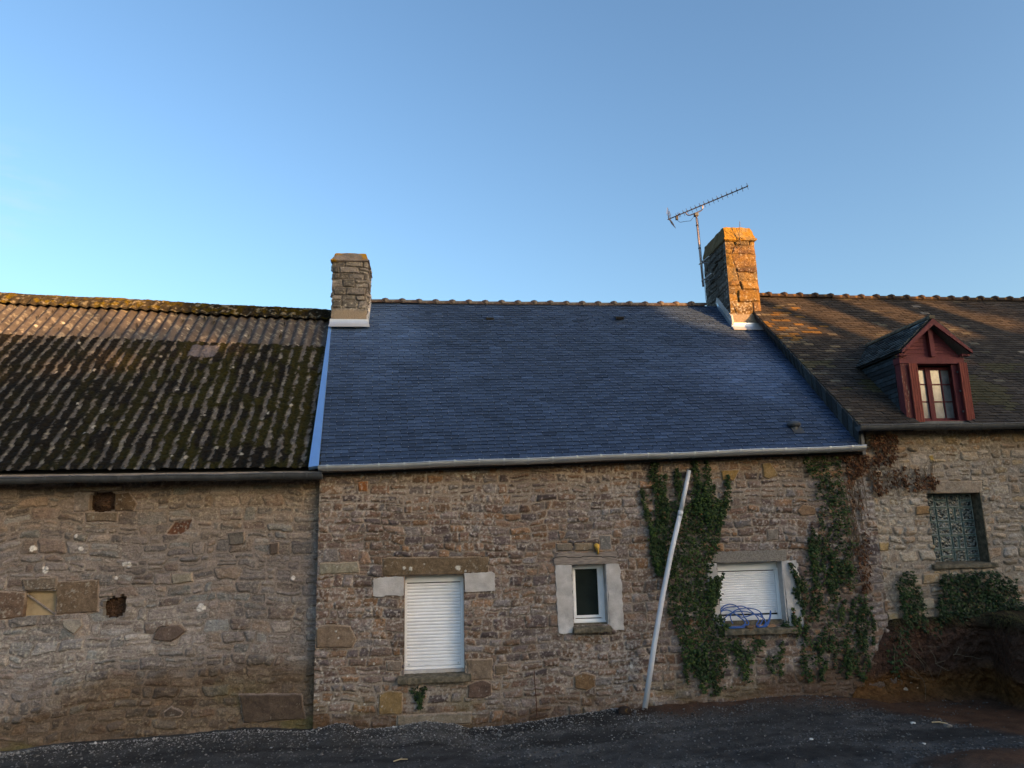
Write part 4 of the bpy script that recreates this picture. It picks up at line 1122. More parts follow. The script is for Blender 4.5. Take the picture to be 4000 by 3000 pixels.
def sill(fr, xa, xb, zt, zb_, prot, back, m, seed, chamfer=0.0):
    """rough stone slab with a worn front edge"""
    mb = MB(); n = 22; rr = random.Random(seed)
    prof0 = [(back, zb_), (-prot + .008, zb_), (-prot, zb_ + .012), (-prot, zt - .02), (-prot + .015, zt - .004), (-prot + .05, zt + .004), (back, zt + .035)]
    vs = []; k = len(prof0)
    for i in range(n + 1):
        x = xa + (xb - xa) * i / n
        sh = 0
        if chamfer and i / n < 0.1: sh = chamfer * (1 - i / n / 0.1)
        for (y, z) in prof0:
            j = 0.006
            vs.append((x + (rr.uniform(-j, j) if 0 < i < n else 0), y + (sh + rr.uniform(-j, j) if y < back else 0), z + rr.uniform(-j, j) * 0.7))
    fs = [(i * k + a, i * k + (a + 1) % k, (i + 1) * k + (a + 1) % k, (i + 1) * k + a) for i in range(n) for a in range(k)]
    fs += [tuple(range(k - 1, -1, -1)), tuple(n * k + a for a in range(k))]
    mb.add(vs, fs)
    return mb.build('sill', m, fr)
def slab(fr, name, pts, m, y=-0.026, th=0.06, seed=1, amp=0.005):
    mb = MB(); mb.prism(rough_poly([np.array((p[0], y, p[2])) for p in pts], 0.04, amp * 1.5, seed), (0, th, 0))
    return mb.build(name, m, fr, bevel=0.004)
w1 = shutter_window(W1, 24, 0.105, 'tall window closed by a white roller shutter', 0.0, 1)
sill(w1, -0.325, 0.635, 0.598, 0.515, 0.10, 0.2, M['sill'], 4)
mb = MB(); mb.box((W1[0] - .01, 0.09, W1[2] - .02), (W1[1] + .01, 0.25, W1[2] + .052)); mb.build('sill_bed', M['concrete'], w1)
s1 = slab(w1, 'jamb_block', [onY(*p) for p in z1a([(160, 305), (290, 288), (492, 280), (492, 490), (300, 490), (230, 505), (160, 495)])], M['concrete'], seed=2)
slab(w1, 'jamb_block', [onY(*p) for p in z1a([(1140, 245), (1440, 232), (1470, 245), (1470, 440), (1340, 438), (1150, 452)])], M['concrete'], seed=3)
# small window
xa, xb, za, zb = W2
fx0, fx1, fz0, fz1 = 2.085, 2.535, 1.19, 1.98
mb = MB()
mb.box((fx0, D0, fz0), (fx0 + .022, D0 + .07, fz1)); mb.box((fx1 - .05, D0, fz0), (fx1, D0 + .07, fz1)); mb.box((fx0 + .022, D0, fz1 - .055), (fx1 - .05, D0 + .07, fz1)); mb.box((fx0 + .022, D0, fz0), (fx1 - .05, D0 + .07, fz0 + .042))
mb.box((fx0 - .004, D0 - .03, fz0 - .006), (fx1 + .008, D0 - .002, fz0 + .022))
w2 = P_(mb.build('window', M['pvc'], None, bevel=0.004), cottage); w2['label'] = 'small white window with dark glass'
mb = MB(); a_, b_ = fx0 + .018, fx1 - .035
mb.box((a_, D0 + .012, fz0 + .055), (a_ + .026, D0 + .06, fz1 - .045)); mb.box((b_ - .055, D0 + .012, fz0 + .055), (b_, D0 + .06, fz1 - .045)); mb.box((a_ + .026, D0 + .012, fz1 - .072), (b_ - .055, D0 + .06, fz1 - .045)); mb.box((a_ + .026, D0 + .012, fz0 + .055), (b_ - .055, D0 + .06, fz0 + .092))
mb.build('sash', M['pvc'], w2, bevel=0.005)
mb = MB(); mb.box((a_ + .01, D0 + .03, fz0 + .06), (b_ - .01, D0 + .045, fz1 - .05)); mb.build('pane', M['glass_dark'], w2)
sill(w2, 2.03, 2.555, 1.145, 1.07, 0.10, 0.2, M['sill'], 6)
mb = MB(); mb.box((xa - .01, 0.05, 1.13), (xb + .01, 0.24, 1.185)); mb.build('sill_bed', M['sill'], w2)
slab(w2, 'jamb', [onY(*p) for p in z2a([(222, 528), (260, 508), (436, 520), (445, 700), (470, 1305), (440, 1400), (275, 1408), (255, 1150), (238, 800)])], M['concrete'], seed=5)
slab(w2, 'jamb', [onY(*p) for p in z2a([(884, 500), (940, 492), (1045, 508), (1072, 580), (1085, 760), (1100, 1080), (1118, 1358), (1000, 1362), (932, 1305)])], M['concrete'], seed=6)
lw = slab(w2, 'lintel', [onY(*p) for p in z2a([(204, 442), (265, 368), (1018, 343), (1030, 498), (880, 503), (438, 515), (206, 521)])], M['wood_grey'], y=-0.034, th=0.1, seed=7, amp=0.003)
mb = MB(); cr_ = z2a([(205, 438), (240, 420), (350, 408), (400, 422), (480, 425), (560, 420), (600, 405), (700, 412), (820, 410), (840, 420), (940, 410), (1020, 422)])
mb.tube([onY(*p, -0.035) for p in cr_], 0.005, 5); mb.build('crack_shade_line', M['gap'], w2)
# large window on the right
w3 = shutter_window(W3, 17, 0.13, 'wide low window closed by a white roller shutter', 0.045, 2)
sill(w3, 4.15, 5.20, 1.045, 0.965, 0.11, 0.2, M['sill'], 9, chamfer=0.03)
mb = MB(); mb.box((W3[0] - .01, 0.06, 1.04), (W3[1] + .01, 0.24, W3[2] + .05)); mb.build('sill_bed', M['sill'], w3)
slab(w3, 'lintel', [onY(*p) for p in z3a([(285, 350), (330, 205), (1350, 178), (1368, 320), (1290, 336), (356, 362)])], M['granite'], y=-0.034, th=0.1, seed=8)
slab(w3, 'jamb', [onY(*p) for p in z3a([(215, 372), (356, 364), (428, 1262), (418, 1280), (318, 1200), (250, 800)])], M['concrete'], seed=9)
slab(w3, 'jamb', [onY(*p) for p in z3a([(1292, 338), (1490, 322), (1522, 345), (1548, 600), (1590, 1000), (1612, 1305), (1405, 1258)])], M['concrete'], seed=10)
mb = MB(); mb.box((W3[1] - .012, -0.02, W3[2]), (W3[1] + .004, D0 + .05, W3[3])); mb.build('reveal', M['concrete'], w3)
mb = MB(); mb.box((W2[1] - .012, -0.02, W2[2]), (W2[1] + .004, D0 + .05, W2[3])); mb.build('reveal', M['concrete'], w2)
# blob of expanding foam above the small window
prof = z2a([(728, 255), (760, 238), (795, 250), (797, 290), (785, 320), (795, 365), (785, 385), (768, 375), (770, 345), (750, 310), (732, 285)])
P3 = [onY(*p, -0.03) for p in prof]; cen = np.mean(P3, axis=0)
mb = MB(); n = len(P3)
lay = [(1.0, 0.0), (0.95, -0.03), (0.7, -0.055), (0.35, -0.07)]
vs = []
for s_, dy in lay: vs += [cen + (p - cen) * s_ + np.array((0, dy + random.uniform(-.006, .006), 0)) for p in P3]
fs = [(i * n + k, i * n + (k + 1) % n, (i + 1) * n + (k + 1) % n, (i + 1) * n + k) for i in range(3) for k in range(n)] + [tuple(3 * n + k for k in range(n))]
mb.add(vs, fs); fo = P_(mb.build('foam_filler', M['foam'], None, smooth=True), cottage); fo['label'] = 'drip of yellow foam above the small window'

# ---------------------------------------------------------------- glass-block window of the house
gx0, gx1, gz0, gz1 = 7.50, 8.325, 1.86, 2.89
Yg = 0.17
mb = MB(); mb.box((gx0 - .06, Yg + .035, gz0 - .03), (gx1 + .03, Yg + .09, gz1 + .03))
gw = P_(mb.build('glass_block_window', M['glass_rim'], None), house); gw['label'] = 'window filled with thick green glass blocks'
cs_ = 0.205
for r_ in range(5):
    for c_ in range(4):
        xa_ = gx1 - 0.012 - (c_ + 1) * cs_; za_ = gz1 - 0.03 - (r_ + 1) * cs_ + 0.01
        whole = (r_ + c_) % 2 == 1
        cells = [(xa_, za_, cs_, cs_)] if whole else ([(xa_, za_, cs_, cs_ / 2), (xa_, za_ + cs_ / 2, cs_, cs_ / 2)] if r_ % 2 == 0 else [(xa_, za_, cs_ / 2, cs_), (xa_ + cs_ / 2, za_, cs_ / 2, cs_)])
        mb = MB()
        for (x_, z_, w_, h_) in cells:
            g = 0.007; b = 0.020
            o4 = [(x_ + g, Yg + .030, z_ + g), (x_ + w_ - g, Yg + .030, z_ + g), (x_ + w_ - g, Yg + .030, z_ + h_ - g), (x_ + g, Yg + .030, z_ + h_ - g)]
            m4 = [(x_ + g + .005, Yg + .002, z_ + g + .005), (x_ + w_ - g - .005, Yg + .002, z_ + g + .005), (x_ + w_ - g - .005, Yg + .002, z_ + h_ - g - .005), (x_ + g + .005, Yg + .002, z_ + h_ - g - .005)]
            i4 = [(x_ + b, Yg + .005, z_ + b), (x_ + w_ - b, Yg + .005, z_ + b), (x_ + w_ - b, Yg + .005, z_ + h_ - b), (x_ + b, Yg + .005, z_ + h_ - b)]
            vs = o4 + m4 + i4
            mb.add(vs, [(k, (k + 1) % 4, 4 + (k + 1) % 4, 4 + k) for k in range(4)] + [(4 + k, 4 + (k + 1) % 4, 8 + (k + 1) % 4, 8 + k) for k in range(4)] + [(8, 9, 10, 11)])
        o = mb.build('glass_block', M['glass_rim'], gw)
        o.data.materials.append(M['glass_block'])
        for p in o.data.polygons:
            if p.area > 0.0035 and abs(p.normal.y) > 0.9: p.material_index = 1
sill(gw, 7.40, 8.42, 1.84, 1.775, 0.05, 0.2, M['sill'], 14)
mb = MB(); mb.box((gx1 + .004, 0.0, gz0 - .03), (gx1 + .02, Yg + .05, gz1)); mb.build('reveal', M['sill'], gw)

# ---------------------------------------------------------------- dormer
YO = -0.10
ztip, zap, xap = 5.045, 5.56, 7.865
hroofz = lambda y: hou_eL[2] + (y - hou_eL[1]) * (6.97 - 3.87) / (3.13 + 0.16)
hroofy = lambda z: hou_eL[1] + (z - 3.87) * (3.13 + 0.16) / (6.97 - 3.87)
mb = MB()   # timber frame: posts, head beam, sill
mb.box((DX0 + .015, 0.0, 3.90), (DX0 + .17, 0.14, 4.86)); mb.box((DX1 - .105, 0.0, 3.90), (DX1, 0.14, 4.86)); mb.box((DX0, -0.015, 4.862), (DX1 - .005, 0.14, 4.965)); mb.box((DX0 + .126, -0.005, 3.90), (DX1 - .106, 0.18, 3.975))
dm = P_(mb.build('dormer', M['red'], None, bevel=0.004), house); dm['label'] = 'gabled dormer with red painted timber front'
mb = MB(); mb.box((DX0 + .012, -0.006, 3.90), (DX0 + .10, -0.001, 4.855)); mb.build('chipped_post_face', M['red_chipped'], dm)
# gable infill: horizontal boards and a king post
mb = MB()
for k in range(8):
    z0_, z1_ = 4.97 + k * 0.062, 4.97 + (k + 1) * 0.062 - 0.003
    hw = lambda z: max(0.012, 0.50 * (5.52 - z) / (5.52 - 4.97))
    mb.hexa([(xap - hw(z0_), 0.03, z0_), (xap + hw(z0_), 0.03, z0_), (xap + hw(z0_), 0.06, z0_), (xap - hw(z0_), 0.06, z0_), (xap - hw(z1_), 0.038, z1_), (xap + hw(z1_), 0.038, z1_), (xap + hw(z1_), 0.06, z1_), (xap - hw(z1_), 0.06, z1_)])
mb.build('gable_boards', M['red'], dm)
mb = MB(); mb.box((xap - .04, -0.045, 4.967), (xap + .03, 0.029, 5.40)); mb.build('king_post', M['red'], dm, bevel=0.004)
mb = MB(); mb.box((DX0 - .01, 0.065, 4.967), (DX1, 0.14, 5.02)); mb.build('wall_plate', M['gap'], dm)
hwid = 0.585
for sx in (-1, 1):
    tip = np.array((xap + sx * hwid, YO, ztip)); apx = np.array((xap, YO, zap))
    dn = np.array((0, 0, -0.085))
    mb = MB(); fw = np.array((0, -.045, -.004)); bk_ = np.array((0, -.018, -.004))
    mb.hexa([tip + dn * .55 + fw, apx + dn * 1.2 + fw, apx + dn * 1.2 + bk_, tip + dn * .55 + bk_, tip + fw, apx + fw, apx + bk_, tip + bk_])
    mb.build('bargeboard', M['red'], dm)
    mb = MB(); q = np.array((0, 0.10, 0))
    mb.hexa([tip + dn * .3 + np.array((0, .035, 0)), apx + dn * .3 + np.array((0, .035, 0)), apx + dn * .3 + q * 2.6, tip + dn * .3 + q * 2.6, tip + np.array((0, .035, -.004)), apx + np.array((0, .035, -.004)), apx + q * 2.6 - np.array((0, 0, .004)), tip + q * 2.6 - np.array((0, 0, .004))])
    mb.build('soffit_board', M['wood_grey'], dm)
    mb = MB(); mb.box((min(tip[0], tip[0] - sx * .13), YO + .032, ztip - .07), (max(tip[0], tip[0] - sx * .13), 0.0, ztip - .035)); mb.build('eaves_bracket', M['red'], dm)
    # slope of the dormer roof, slated
    et = np.array((0, 0, 0.012))
    eF = np.array((xap + sx * (hwid + .035), YO - .015, ztip - .02)) + et; rF = np.array((xap, YO - .015, zap + .008)) + et
    yE, yR = hroofy(eF[2]) + .02, hroofy(rF[2]) + .02
    eB = np.array((eF[0], yE, eF[2])); rB = np.array((xap, yR, rF[2]))
    args = (eB, eF, rB, rF) if sx < 0 else (eF, eB, rF, rB)
    ro, _, _ = slate_roof('dormer_roof', dm, *args, 0.082, 0.145, lambda c, rr: tuple(np.array((0.9, 1.0, 1.0)) * max(0.02, 0.052 * (1 + .4 * rr.normal())) * (1.9 if rr.random() > 0.93 else 1)), M['slate_old'], 70 + sx, thick=0.009, jit=0.01, lift=0.0, dth=0.03)
    # cheek under it
    xc = (DX0 + .02) if sx < 0 else (DX1 - .02)
    mb = MB(); rr = np.random.default_rng(80 + sx)
    zz = np.arange(3.92, 5.0, 0.075)
    for k, z in enumerate(zz):
        y1_ = hroofy(z + .07) + 0.08; v = 0.036 * (1 + .25 * rr.normal())
        w_ = 0.17; y = 0.142 - (k % 2) * w_ / 2
        while y < y1_:
            a_, b_ = max(y, 0.142), min(y + w_ - .003, y1_); y += w_
            if b_ - a_ < 0.02: continue
            v2 = v * (1 + .2 * rr.normal()); o_ = sx * 0.012
            mb.hexa([(xc, a_, z), (xc, b_, z), (xc + o_ * 1.5, b_, z), (xc + o_ * 1.5, a_, z), (xc, a_, min(z + .085, 5.02)), (xc, b_, min(z + .085, 5.02)), (xc + o_ * .5, b_, min(z + .085, 5.02)), (xc + o_ * .5, a_, min(z + .085, 5.02))], (v2 * .8, v2, v2 * 1.18))
    mb.build('cheek', M['slate_old'], dm, colr=True)
yR = hroofy(zap)
mb = MB()
for k in range(6):
    y0_ = YO - .02 + k * (yR - YO) / 6
    mb.tube([(xap, y0_, zap + .018 + .002 * k), (xap, y0_ + (yR - YO) / 6 + .03, zap + .014 + .002 * k)], 0.048, 8, arc=(-.2, math.pi + .2))
mb.build('dormer_ridge', M['sill'], dm)
mb = MB(); mb.box((xap - .05, YO - .03, zap - .005), (xap + .05, YO + .05, zap + .055)); mb.build('ridge_end', M['sill'], dm, bevel=0.015)
mb = MB(); mb.tube([(xap, YO + .03, zap - .075), (xap, 0.3, zap - .075)], 0.03, 8); mb.build('ridge_beam', M['wood_grey'], dm)
# casement behind the shutters
yw = 0.16
wx0, wx1, wz0, wz1 = DX0 + .14, DX1 - .115, 3.985, 4.85
mb = MB()
mb.box((wx0, yw, wz0), (wx0 + .05, yw + .05, wz1)); mb.box((wx1 - .04, yw, wz0), (wx1, yw + .05, wz1)); mb.box((wx0 + .05, yw, wz1 - .05), (wx1 - .04, yw + .05, wz1)); mb.box((wx0 + .05, yw, wz0), (wx1 - .04, yw + .05, wz0 + .05))
mx_ = 7.868
mb.box((mx_ - .045, yw - .014, wz0 + .02), (mx_ - .002, yw + .04, wz1 - .03)); mb.box((mx_ + .002, yw - .008, wz0 + .02), (mx_ + .04, yw + .04, wz1 - .03))
zr = [wz0 + .05, 4.295, 4.57, wz1 - .05]
cols_ = [(wx0 + .05, 7.70), (7.70, mx_ - .045), (mx_ + .04, 8.085), (8.085, wx1 - .04)]
for x_ in (7.70, 8.085):
    mb.box((x_ - .008, yw + .004, wz0 + .05), (x_ + .008, yw + .035, wz1 - .05))
for z in zr[1:3]:
    for xa_, xb_ in ((wx0 + .05, mx_ - .045), (mx_ + .04, wx1 - .04)):
        mb.box((xa_, yw + .006, z - .009), (xb_, yw + .033, z + .009))
mb.build('casement', M['red'], dm)
for (xa_, xb_) in cols_:
    for z0_, z1_ in zip(zr[:-1], zr[1:]):
        mb = MB(); mb.box((xa_ - .003, yw + .02, z0_ - .003), (xb_ + .003, yw + .026, z1_ + .003)); mb.build('window_pane', M['pane'], dm)
mb = MB(); mb.box((DX1 - .108, 0.14, 3.98), (DX1 - .09, yw + .05, 4.86)); mb.box((DX1 - .20, 0.03, 3.98), (DX1 - .107, 0.055, 4.855)); mb.build('shutter_leaf', M['red'], dm)
# the two board shutters folded back against the front
def shutter(x0_, x1_, z0_, z1_, y, lab):
    n = 7; mb = MB(); w_ = (x1_ - x0_) / n
    for k in range(n):
        mb.box((x0_ + k * w_ + .0012, y - .024 + (.004 if k % 2 else 0), z0_ + random.uniform(0, .006)), (x0_ + (k + 1) * w_ - .0012, y, z1_))
    mb.box((x0_ + .006, y + .0005, z0_ + .02), (x1_ - .006, y + .012, z1_ - .02))
    o = mb.build('shutter', M['red_orange'], dm); o['label'] = lab; return o
shutter(7.425, 7.565, 3.945, 4.858, -0.028, 'left shutter of narrow faded red boards'); shutter(8.262, 8.392, 3.955, 4.875, -0.03, 'right shutter of narrow faded red boards')
for z in (4.72, 4.42, 4.10):
    mb = MB(); mb.box((8.235, -.014, z), (8.260, .005, z + .025)); mb.build('hinge', M['zinc_old'], dm)
mb = MB(); mb.box((7.28, -0.10, 3.915), (8.42, 0.0, 3.925)); mb.box((7.28, -0.012, 3.925), (8.42, -0.007, 3.96)); mb.build('lead_apron', M['zinc_old'], dm)

# ================================================================== THINGS
# ---- TV aerial on the chimney
zr1 = zoomer(2560, 680, 1 / 4.424); zr2 = zoomer(2660, 1000, 1 / 5.53)
base = onX(*zr2([(482, 660)])[0], 5.63); topm = onX(*zr1([(703, 690)])[0], 5.63)
ant = thing('tv_aerial', 'long television aerial on a mast strapped to the orange chimney', 'aerial', tuple(base))
mb = MB(); mb.tube([base, lerp(base, topm, .5), topm], [0.021, 0.021, 0.019], 10); P_(mb.build('mast', M['mast'], None, smooth=True), ant)
for t in (0.52, 0.84):
    mb = MB(); p = lerp(base, topm, t); mb.tube([p - np.array((0, 0, .012)), p + np.array((0, 0, .012))], 0.027, 10); P_(mb.build('mast_band', M['black'], None), ant)
pd = np.array((math.sin(R(29)), math.cos(R(29)), 0.0)); bp = topm + np.array((0, 0, 0.06))
onB = lambda p: onP(p[0], p[1], bp, pd)
A_, B_ = onB(zr1([(212, 787)])[0]), onB(zr1([(1600, 208)])[0])
bd = (B_ - A_) / np.linalg.norm(B_ - A_); up_ = np.cross(pd, bd); up_ = up_ * np.sign(up_[2])
mb = MB(); mb.tube([A_, B_], 0.0125, 8); P_(mb.build('boom', M['antenna'], None), ant)
el_px = [(365, 715), (400, 700), (420, 690), (485, 660), (548, 634), (622, 605), (695, 573), (770, 540), (845, 515), (920, 484), (998, 455), (1073, 425), (1150, 392), (1236, 355), (1322, 318), (1408, 282), (1498, 244), (1590, 208)]
Lb = np.linalg.norm(B_ - A_)
for i, (px, py) in enumerate(el_px):
    p = onB(zr1([(px, py)])[0]); t = np.dot(p - A_, bd); c = A_ + bd * t
    hl = 0.15 if 3 <= i else 0.12
    mb = MB(); mb.tube([c - pd * hl, c + pd * hl], 0.0048, 6); mb.box(c - np.array((.012, .012, -.004)), c + np.array((.012, .012, .022)))
    P_(mb.build('director' if i else 'dipole', M['antenna'], None), ant)
cb = A_ + bd * np.dot(onB(zr1([(370, 730)])[0]) - A_, bd)
mb = MB(); mb.box(cb - np.array((.025, .025, .09)), cb + np.array((.025, .025, -.01))); P_(mb.build('junction_box', M['black'], None, bevel=.006), ant)
# corner reflector: two grids of rods swept back
mb = MB()
for sgn in (-1, 1):
    e0 = A_ + bd * 0.02; e1 = A_ + bd * 0.085 + up_ * 0.17 * sgn
    mb.tube([e0, e1], 0.007, 6)
    for t in (0.22, 0.4, 0.58, 0.78, 1.0):
        c = lerp(e0, e1, t); w_ = 0.19
        mb.tube([c - pd * w_, c + pd * w_], 0.0038, 5)
    for s_ in (-1, 1):
        mb.tube([lerp(e0, e1, .22) + pd * s_ * .19, e1 + pd * s_ * .19], 0.0035, 5)
P_(mb.build('reflector', M['antenna'], None), ant)
fp = [A_ + bd * np.dot(onB(zr1([p])[0]) - A_, bd) for p in ((522, 660), (815, 545))]
dp = lambda d: -up_ * d
arm = [fp[0], fp[0] + bd * .005 + dp(.05), fp[0] + bd * .03 + dp(.09), lerp(fp[0], fp[1], .2) + dp(.105), lerp(fp[0], fp[1], .8) + dp(.105), fp[1] - bd * .03 + dp(.09), fp[1] - bd * .005 + dp(.05), fp[1]]
mb = MB(); mb.tube(arm, 0.013, 8); P_(mb.build('boom_bracket', M['mast'], None, smooth=True), ant)
topc = topm
mb = MB(); mb.box(topc - np.array((.04, .045, .05)), topc + np.array((.04, .045, .015))); P_(mb.build('clamp', M['zinc_old'], None, bevel=.008), ant)
cab = [cb - np.array((0, 0, .09)), cb + bd * .06 - np.array((0, 0, .17)), cb + bd * .18 - np.array((0, 0, .20)), lerp(cb, topm, .7) - np.array((0, 0, .14)), topm - np.array((.03, 0.02, .03)), topm - np.array((-.02, .03, .12)), lerp(base, topm, .5) + np.array((.026, -.01, 0)), base + np.array((.026, -.012, .05)), base + np.array((.05, 0.05, -.25)), base + np.array((.12, 0.10, -.55))]
mb = MB(); mb.tube(cab, 0.005, 5); P_(mb.build('cable', M['black'], None), ant)
for (q, zt) in (((425, 160), 0), ((480, 520), 0)):
    p = onX(*zr2([q])[0], 5.63)
    mb = MB(); mb.tube([p + np.array((0, -.03, 0)), p + np.array((0.10, -.03, .0)), p + np.array((0.22, -.03, 0.0))], 0.014, 6)
    mb.tube([p + np.array((-.01, -.06, 0)), p + np.array((-.01, .06, 0))], 0.012, 6)
    mb.tube([p + np.array((.02, -.02, .005)), p + np.array((.045, -.34, .02))], 0.013, 6)
    P_(mb.build('wall_bracket', M['zinc'], None), ant)

# ---- long pipe leaning on the cottage wall
ptop, pbot = onY(2692, 1838, -0.07), onY(2519, 2765, -0.32)
pole = thing('pipe', 'long pale grey plastic pipe leaning against the cottage wall beside the ivy', 'pipe', tuple(pbot))
ppx = z4([(248, 1200), (300, 900), (352, 640), (408, 398)])
pts = [pbot] + [onY(x, y, -0.32 + 0.25 * (2765 - y) / 927.0) for x, y in ppx]
jp = pts[-1]
mb = MB(); mb.tube(pts, [0.036, .036, .0355, .035, .034], 14, up=(1, 0, 0)); P_(mb.build('lower_length', M['pole'], None, smooth=True), pole)
mb = MB(); mb.tube([jp, lerp(jp, ptop, .5), ptop], [0.032, 0.031, 0.030], 14, up=(1, 0, 0)); P_(mb.build('upper_length', M['pole'], None, smooth=True), pole)
mb = MB(); d = (ptop - jp) / np.linalg.norm(ptop - jp); mb.tube([jp - d * .05, jp + d * .02], 0.0385, 14); P_(mb.build('socket', M['pole'], None, smooth=True), pole)

# ---- blue hose on the wide sill, held by stones
def spl(pts, n=8):
    P = [np.array(p, float) for p in pts]; P = [P[0]] + P + [P[-1]]; out = []
    for i in range(1, len(P) - 2):
        for k in range(n):
            t = k / n; a, b, c, d = P[i - 1], P[i], P[i + 1], P[i + 2]
            out.append(0.5 * ((2 * b) + (-a + c) * t + (2 * a - 5 * b + 4 * c - d) * t * t + (-a + 3 * b - 3 * c + d) * t ** 3))
    out.append(P[-2]); return out
loops = [
    [(430, 1190, .05), (420, 1100, .08), (428, 1030, .09), (490, 975, .1), (570, 960, .1), (650, 985, .09), (720, 1060, .08), (770, 1150, .05), (830, 1230, .0), (780, 1290, -.03)],
    [(425, 1060, .09), (500, 1010, .1), (640, 992, .1), (750, 992, .1), (850, 1050, .08), (930, 1120, .05), (970, 1190, .02), (940, 1260, -.02), (1000, 1310, -.04), (1080, 1280, .0), (1040, 1260, .03)],
    [(440, 1200, .04), (425, 1120, .06), (440, 1060, .07), (520, 1042, .07), (600, 1080, .06), (700, 1150, .03), (780, 1225, -.01), (700, 1290, -.03), (560, 1290, -.03), (470, 1250, .0), (440, 1200, .04)],
    [(480, 1270, -.01), (475, 1190, .03), (510, 1130, .05), (600, 1080, .06), (700, 1062, .06), (820, 1070, .06), (960, 1120, .04), (1060, 1180, .03), (1060, 1250, .0), (980, 1300, -.03), (960, 1290, -.03)],
    [(600, 1240, -.01), (565, 1150, .02), (590, 1080, .04), (680, 1030, .05), (800, 1015, .05), (930, 1035, .05), (1000, 1080, .04), (1030, 1160, .03), (1000, 1240, .01), (960, 1270, -.02)],
    [(640, 1100, .05), (720, 1142, .04), (800, 1135, .04), (900, 1105, .04), (980, 1105, .04), (1050, 1170, .03), (1080, 1250, .0), (1020, 1290, -.03)],
    [(1040, 1290, -.03), (1100, 1220, .0), (1130, 1140, .02), (1140, 1055, .04), (1147, 1100, .03), (1130, 1190, .01), (1090, 1270, -.02), (1010, 1320, -.05), (950, 1290, -.04)],
    [(430, 1230, .03), (470, 1280, -.01), (560, 1305, -.045), (660, 1308, -.05), (760, 1290, -.04)],
    [(440, 1250, .03), (520, 1275, -.02), (620, 1285, -.04), (720, 1280, -.04), (800, 1250, -.02)],
    [(500, 1290, -.03), (600, 1298, -.05), (720, 1300, -.05), (780, 1280, -.03)],
    [(940, 1270, -.03), (990, 1290, -.05), (1050, 1290, -.05), (1090, 1265, -.04)],
]
hp = onY(*z3a([(600, 1300)])[0], -.03)
hose = MB()
for lp in loops:
    P = []
    for (x, y, d) in lp:
        p = onY(*z3a([(x, y)])[0], d); P.append(p)
    q = spl(P, 7)
    q = [np.array((p[0], min(p[1], D0 - .018), max(p[2], 1.062 + 0.0 * p[1]))) for p in q]
    hose.tube(q, 0.0078, 6)
tag(hose.build('hose', M['hose'], None, smooth=True, loc=tuple(hp)), 'loosely coiled thin blue hose heaped on the wide window sill', 'hose')
def rock(name, c, sx, sy, sz, m, seed, label, cat, rough=0.12):
    bm = bmesh.new(); bmesh.ops.create_icosphere(bm, subdivisions=3, radius=1.0)
    for v in bm.verts:
        p = np.array(v.co)
        q = np.sign(p) * np.abs(p) ** 0.55
        n = 1 + rough * 2 * (fbm(np.array([p[0] * 1.5 + seed * 3.1 + p[2]]), np.array([p[1] * 1.5 + p[2] * 1.3 + seed]), seed, 3)[0] - 0.5)
        v.co = (q[0] * sx * n, q[1] * sy * n, q[2] * sz * n)
    me = bpy.data.meshes.new(name); bm.to_mesh(me); bm.free()
    o = link(name, me, m); o.location = c; o.rotation_euler = (random.uniform(-.1, .1), random.uniform(-.1, .1), random.uniform(-.4, .4))
    return tag(o, label, cat)
rb = onY(*z3a([(850, 1300)])[0], -.06)
rock('flat_stone', tuple(rb + np.array((0.005, 0, -.022))), 0.062, 0.045, 0.014, M['brick'], 3, 'lower flat brown stone weighing down the blue hose on the sill', 'stone')
rock('flat_stone', tuple(rb + np.array((-.012, 0.01, .012))), 0.05, 0.04, 0.018, M['brick'], 4, 'upper brown stone stacked on another, on the blue hose', 'stone')

# ---- leaves
def leaf_cloud(pos, nrm, size, roll, cols, fold=0.25, shape='ivy'):
    """pos (n,3), nrm (n,3) facing direction, size (n,), roll (n,) ; returns V,F,C"""
    n = len(pos)
    if shape == 'ivy':
        base = np.array([(0, 0.10, 0), (-0.5, 0.12, -fold), (-0.36, -0.28, -fold * .7), (-0.10, -0.42, -.04), (0, -0.85, 0.02), (0.10, -0.42, -.04), (0.36, -0.28, -fold * .7), (0.5, 0.12, -fold)])
        quads = [(0, 1, 2, 3), (0, 3, 4, 5), (0, 5, 6, 7)]
    else:
        base = np.array([(0, 0.1, 0), (-.3, -.1, -fold), (-.22, -.5, -fold * .5), (0, -.9, 0.1), (.22, -.5, -fold * .3), (.3, -.1, -fold * 1.4)])
        quads = [(0, 1, 2, 3), (0, 3, 4, 5)]
    nrm = nrm / np.linalg.norm(nrm, axis=1, keepdims=True)
    up = np.tile(np.array((0.0, 0.0, 1.0)), (n, 1))
    rgt = np.cross(nrm, up) * -1; rgt /= np.linalg.norm(rgt, axis=1, keepdims=True) + 1e-9
    upv = np.cross(rgt, nrm) * -1; upv *= np.sign(upv[:, 2:3] + 1e-9)
    cr, sr = np.cos(roll)[:, None], np.sin(roll)[:, None]
    a = rgt * cr + upv * sr; b = -rgt * sr + upv * cr
    V = pos[:, None] + size[:, None, None] * (base[None, :, :1] * a[:, None] + base[None, :, 1:2] * b[:, None] + base[None, :, 2:] * nrm[:, None])
    m = len(base)
    F = (np.arange(n)[:, None, None] * m + np.array(quads)[None]).reshape(-1, 4)
    Cc = np.repeat(cols, m, axis=0)
    return V.reshape(-1, 3), F, Cc
def in_poly(px, py, poly):
    c = np.zeros(px.shape, bool); n = len(poly)
    for i in range(n):
        (x0, y0), (x1, y1) = poly[i], poly[(i + 1) % n]
        k = ((y0 > py) != (y1 > py)) & (px < (x1 - x0) * (py - y0) / (y1 - y0 + 1e-9) + x0)
        c ^= k
    return c
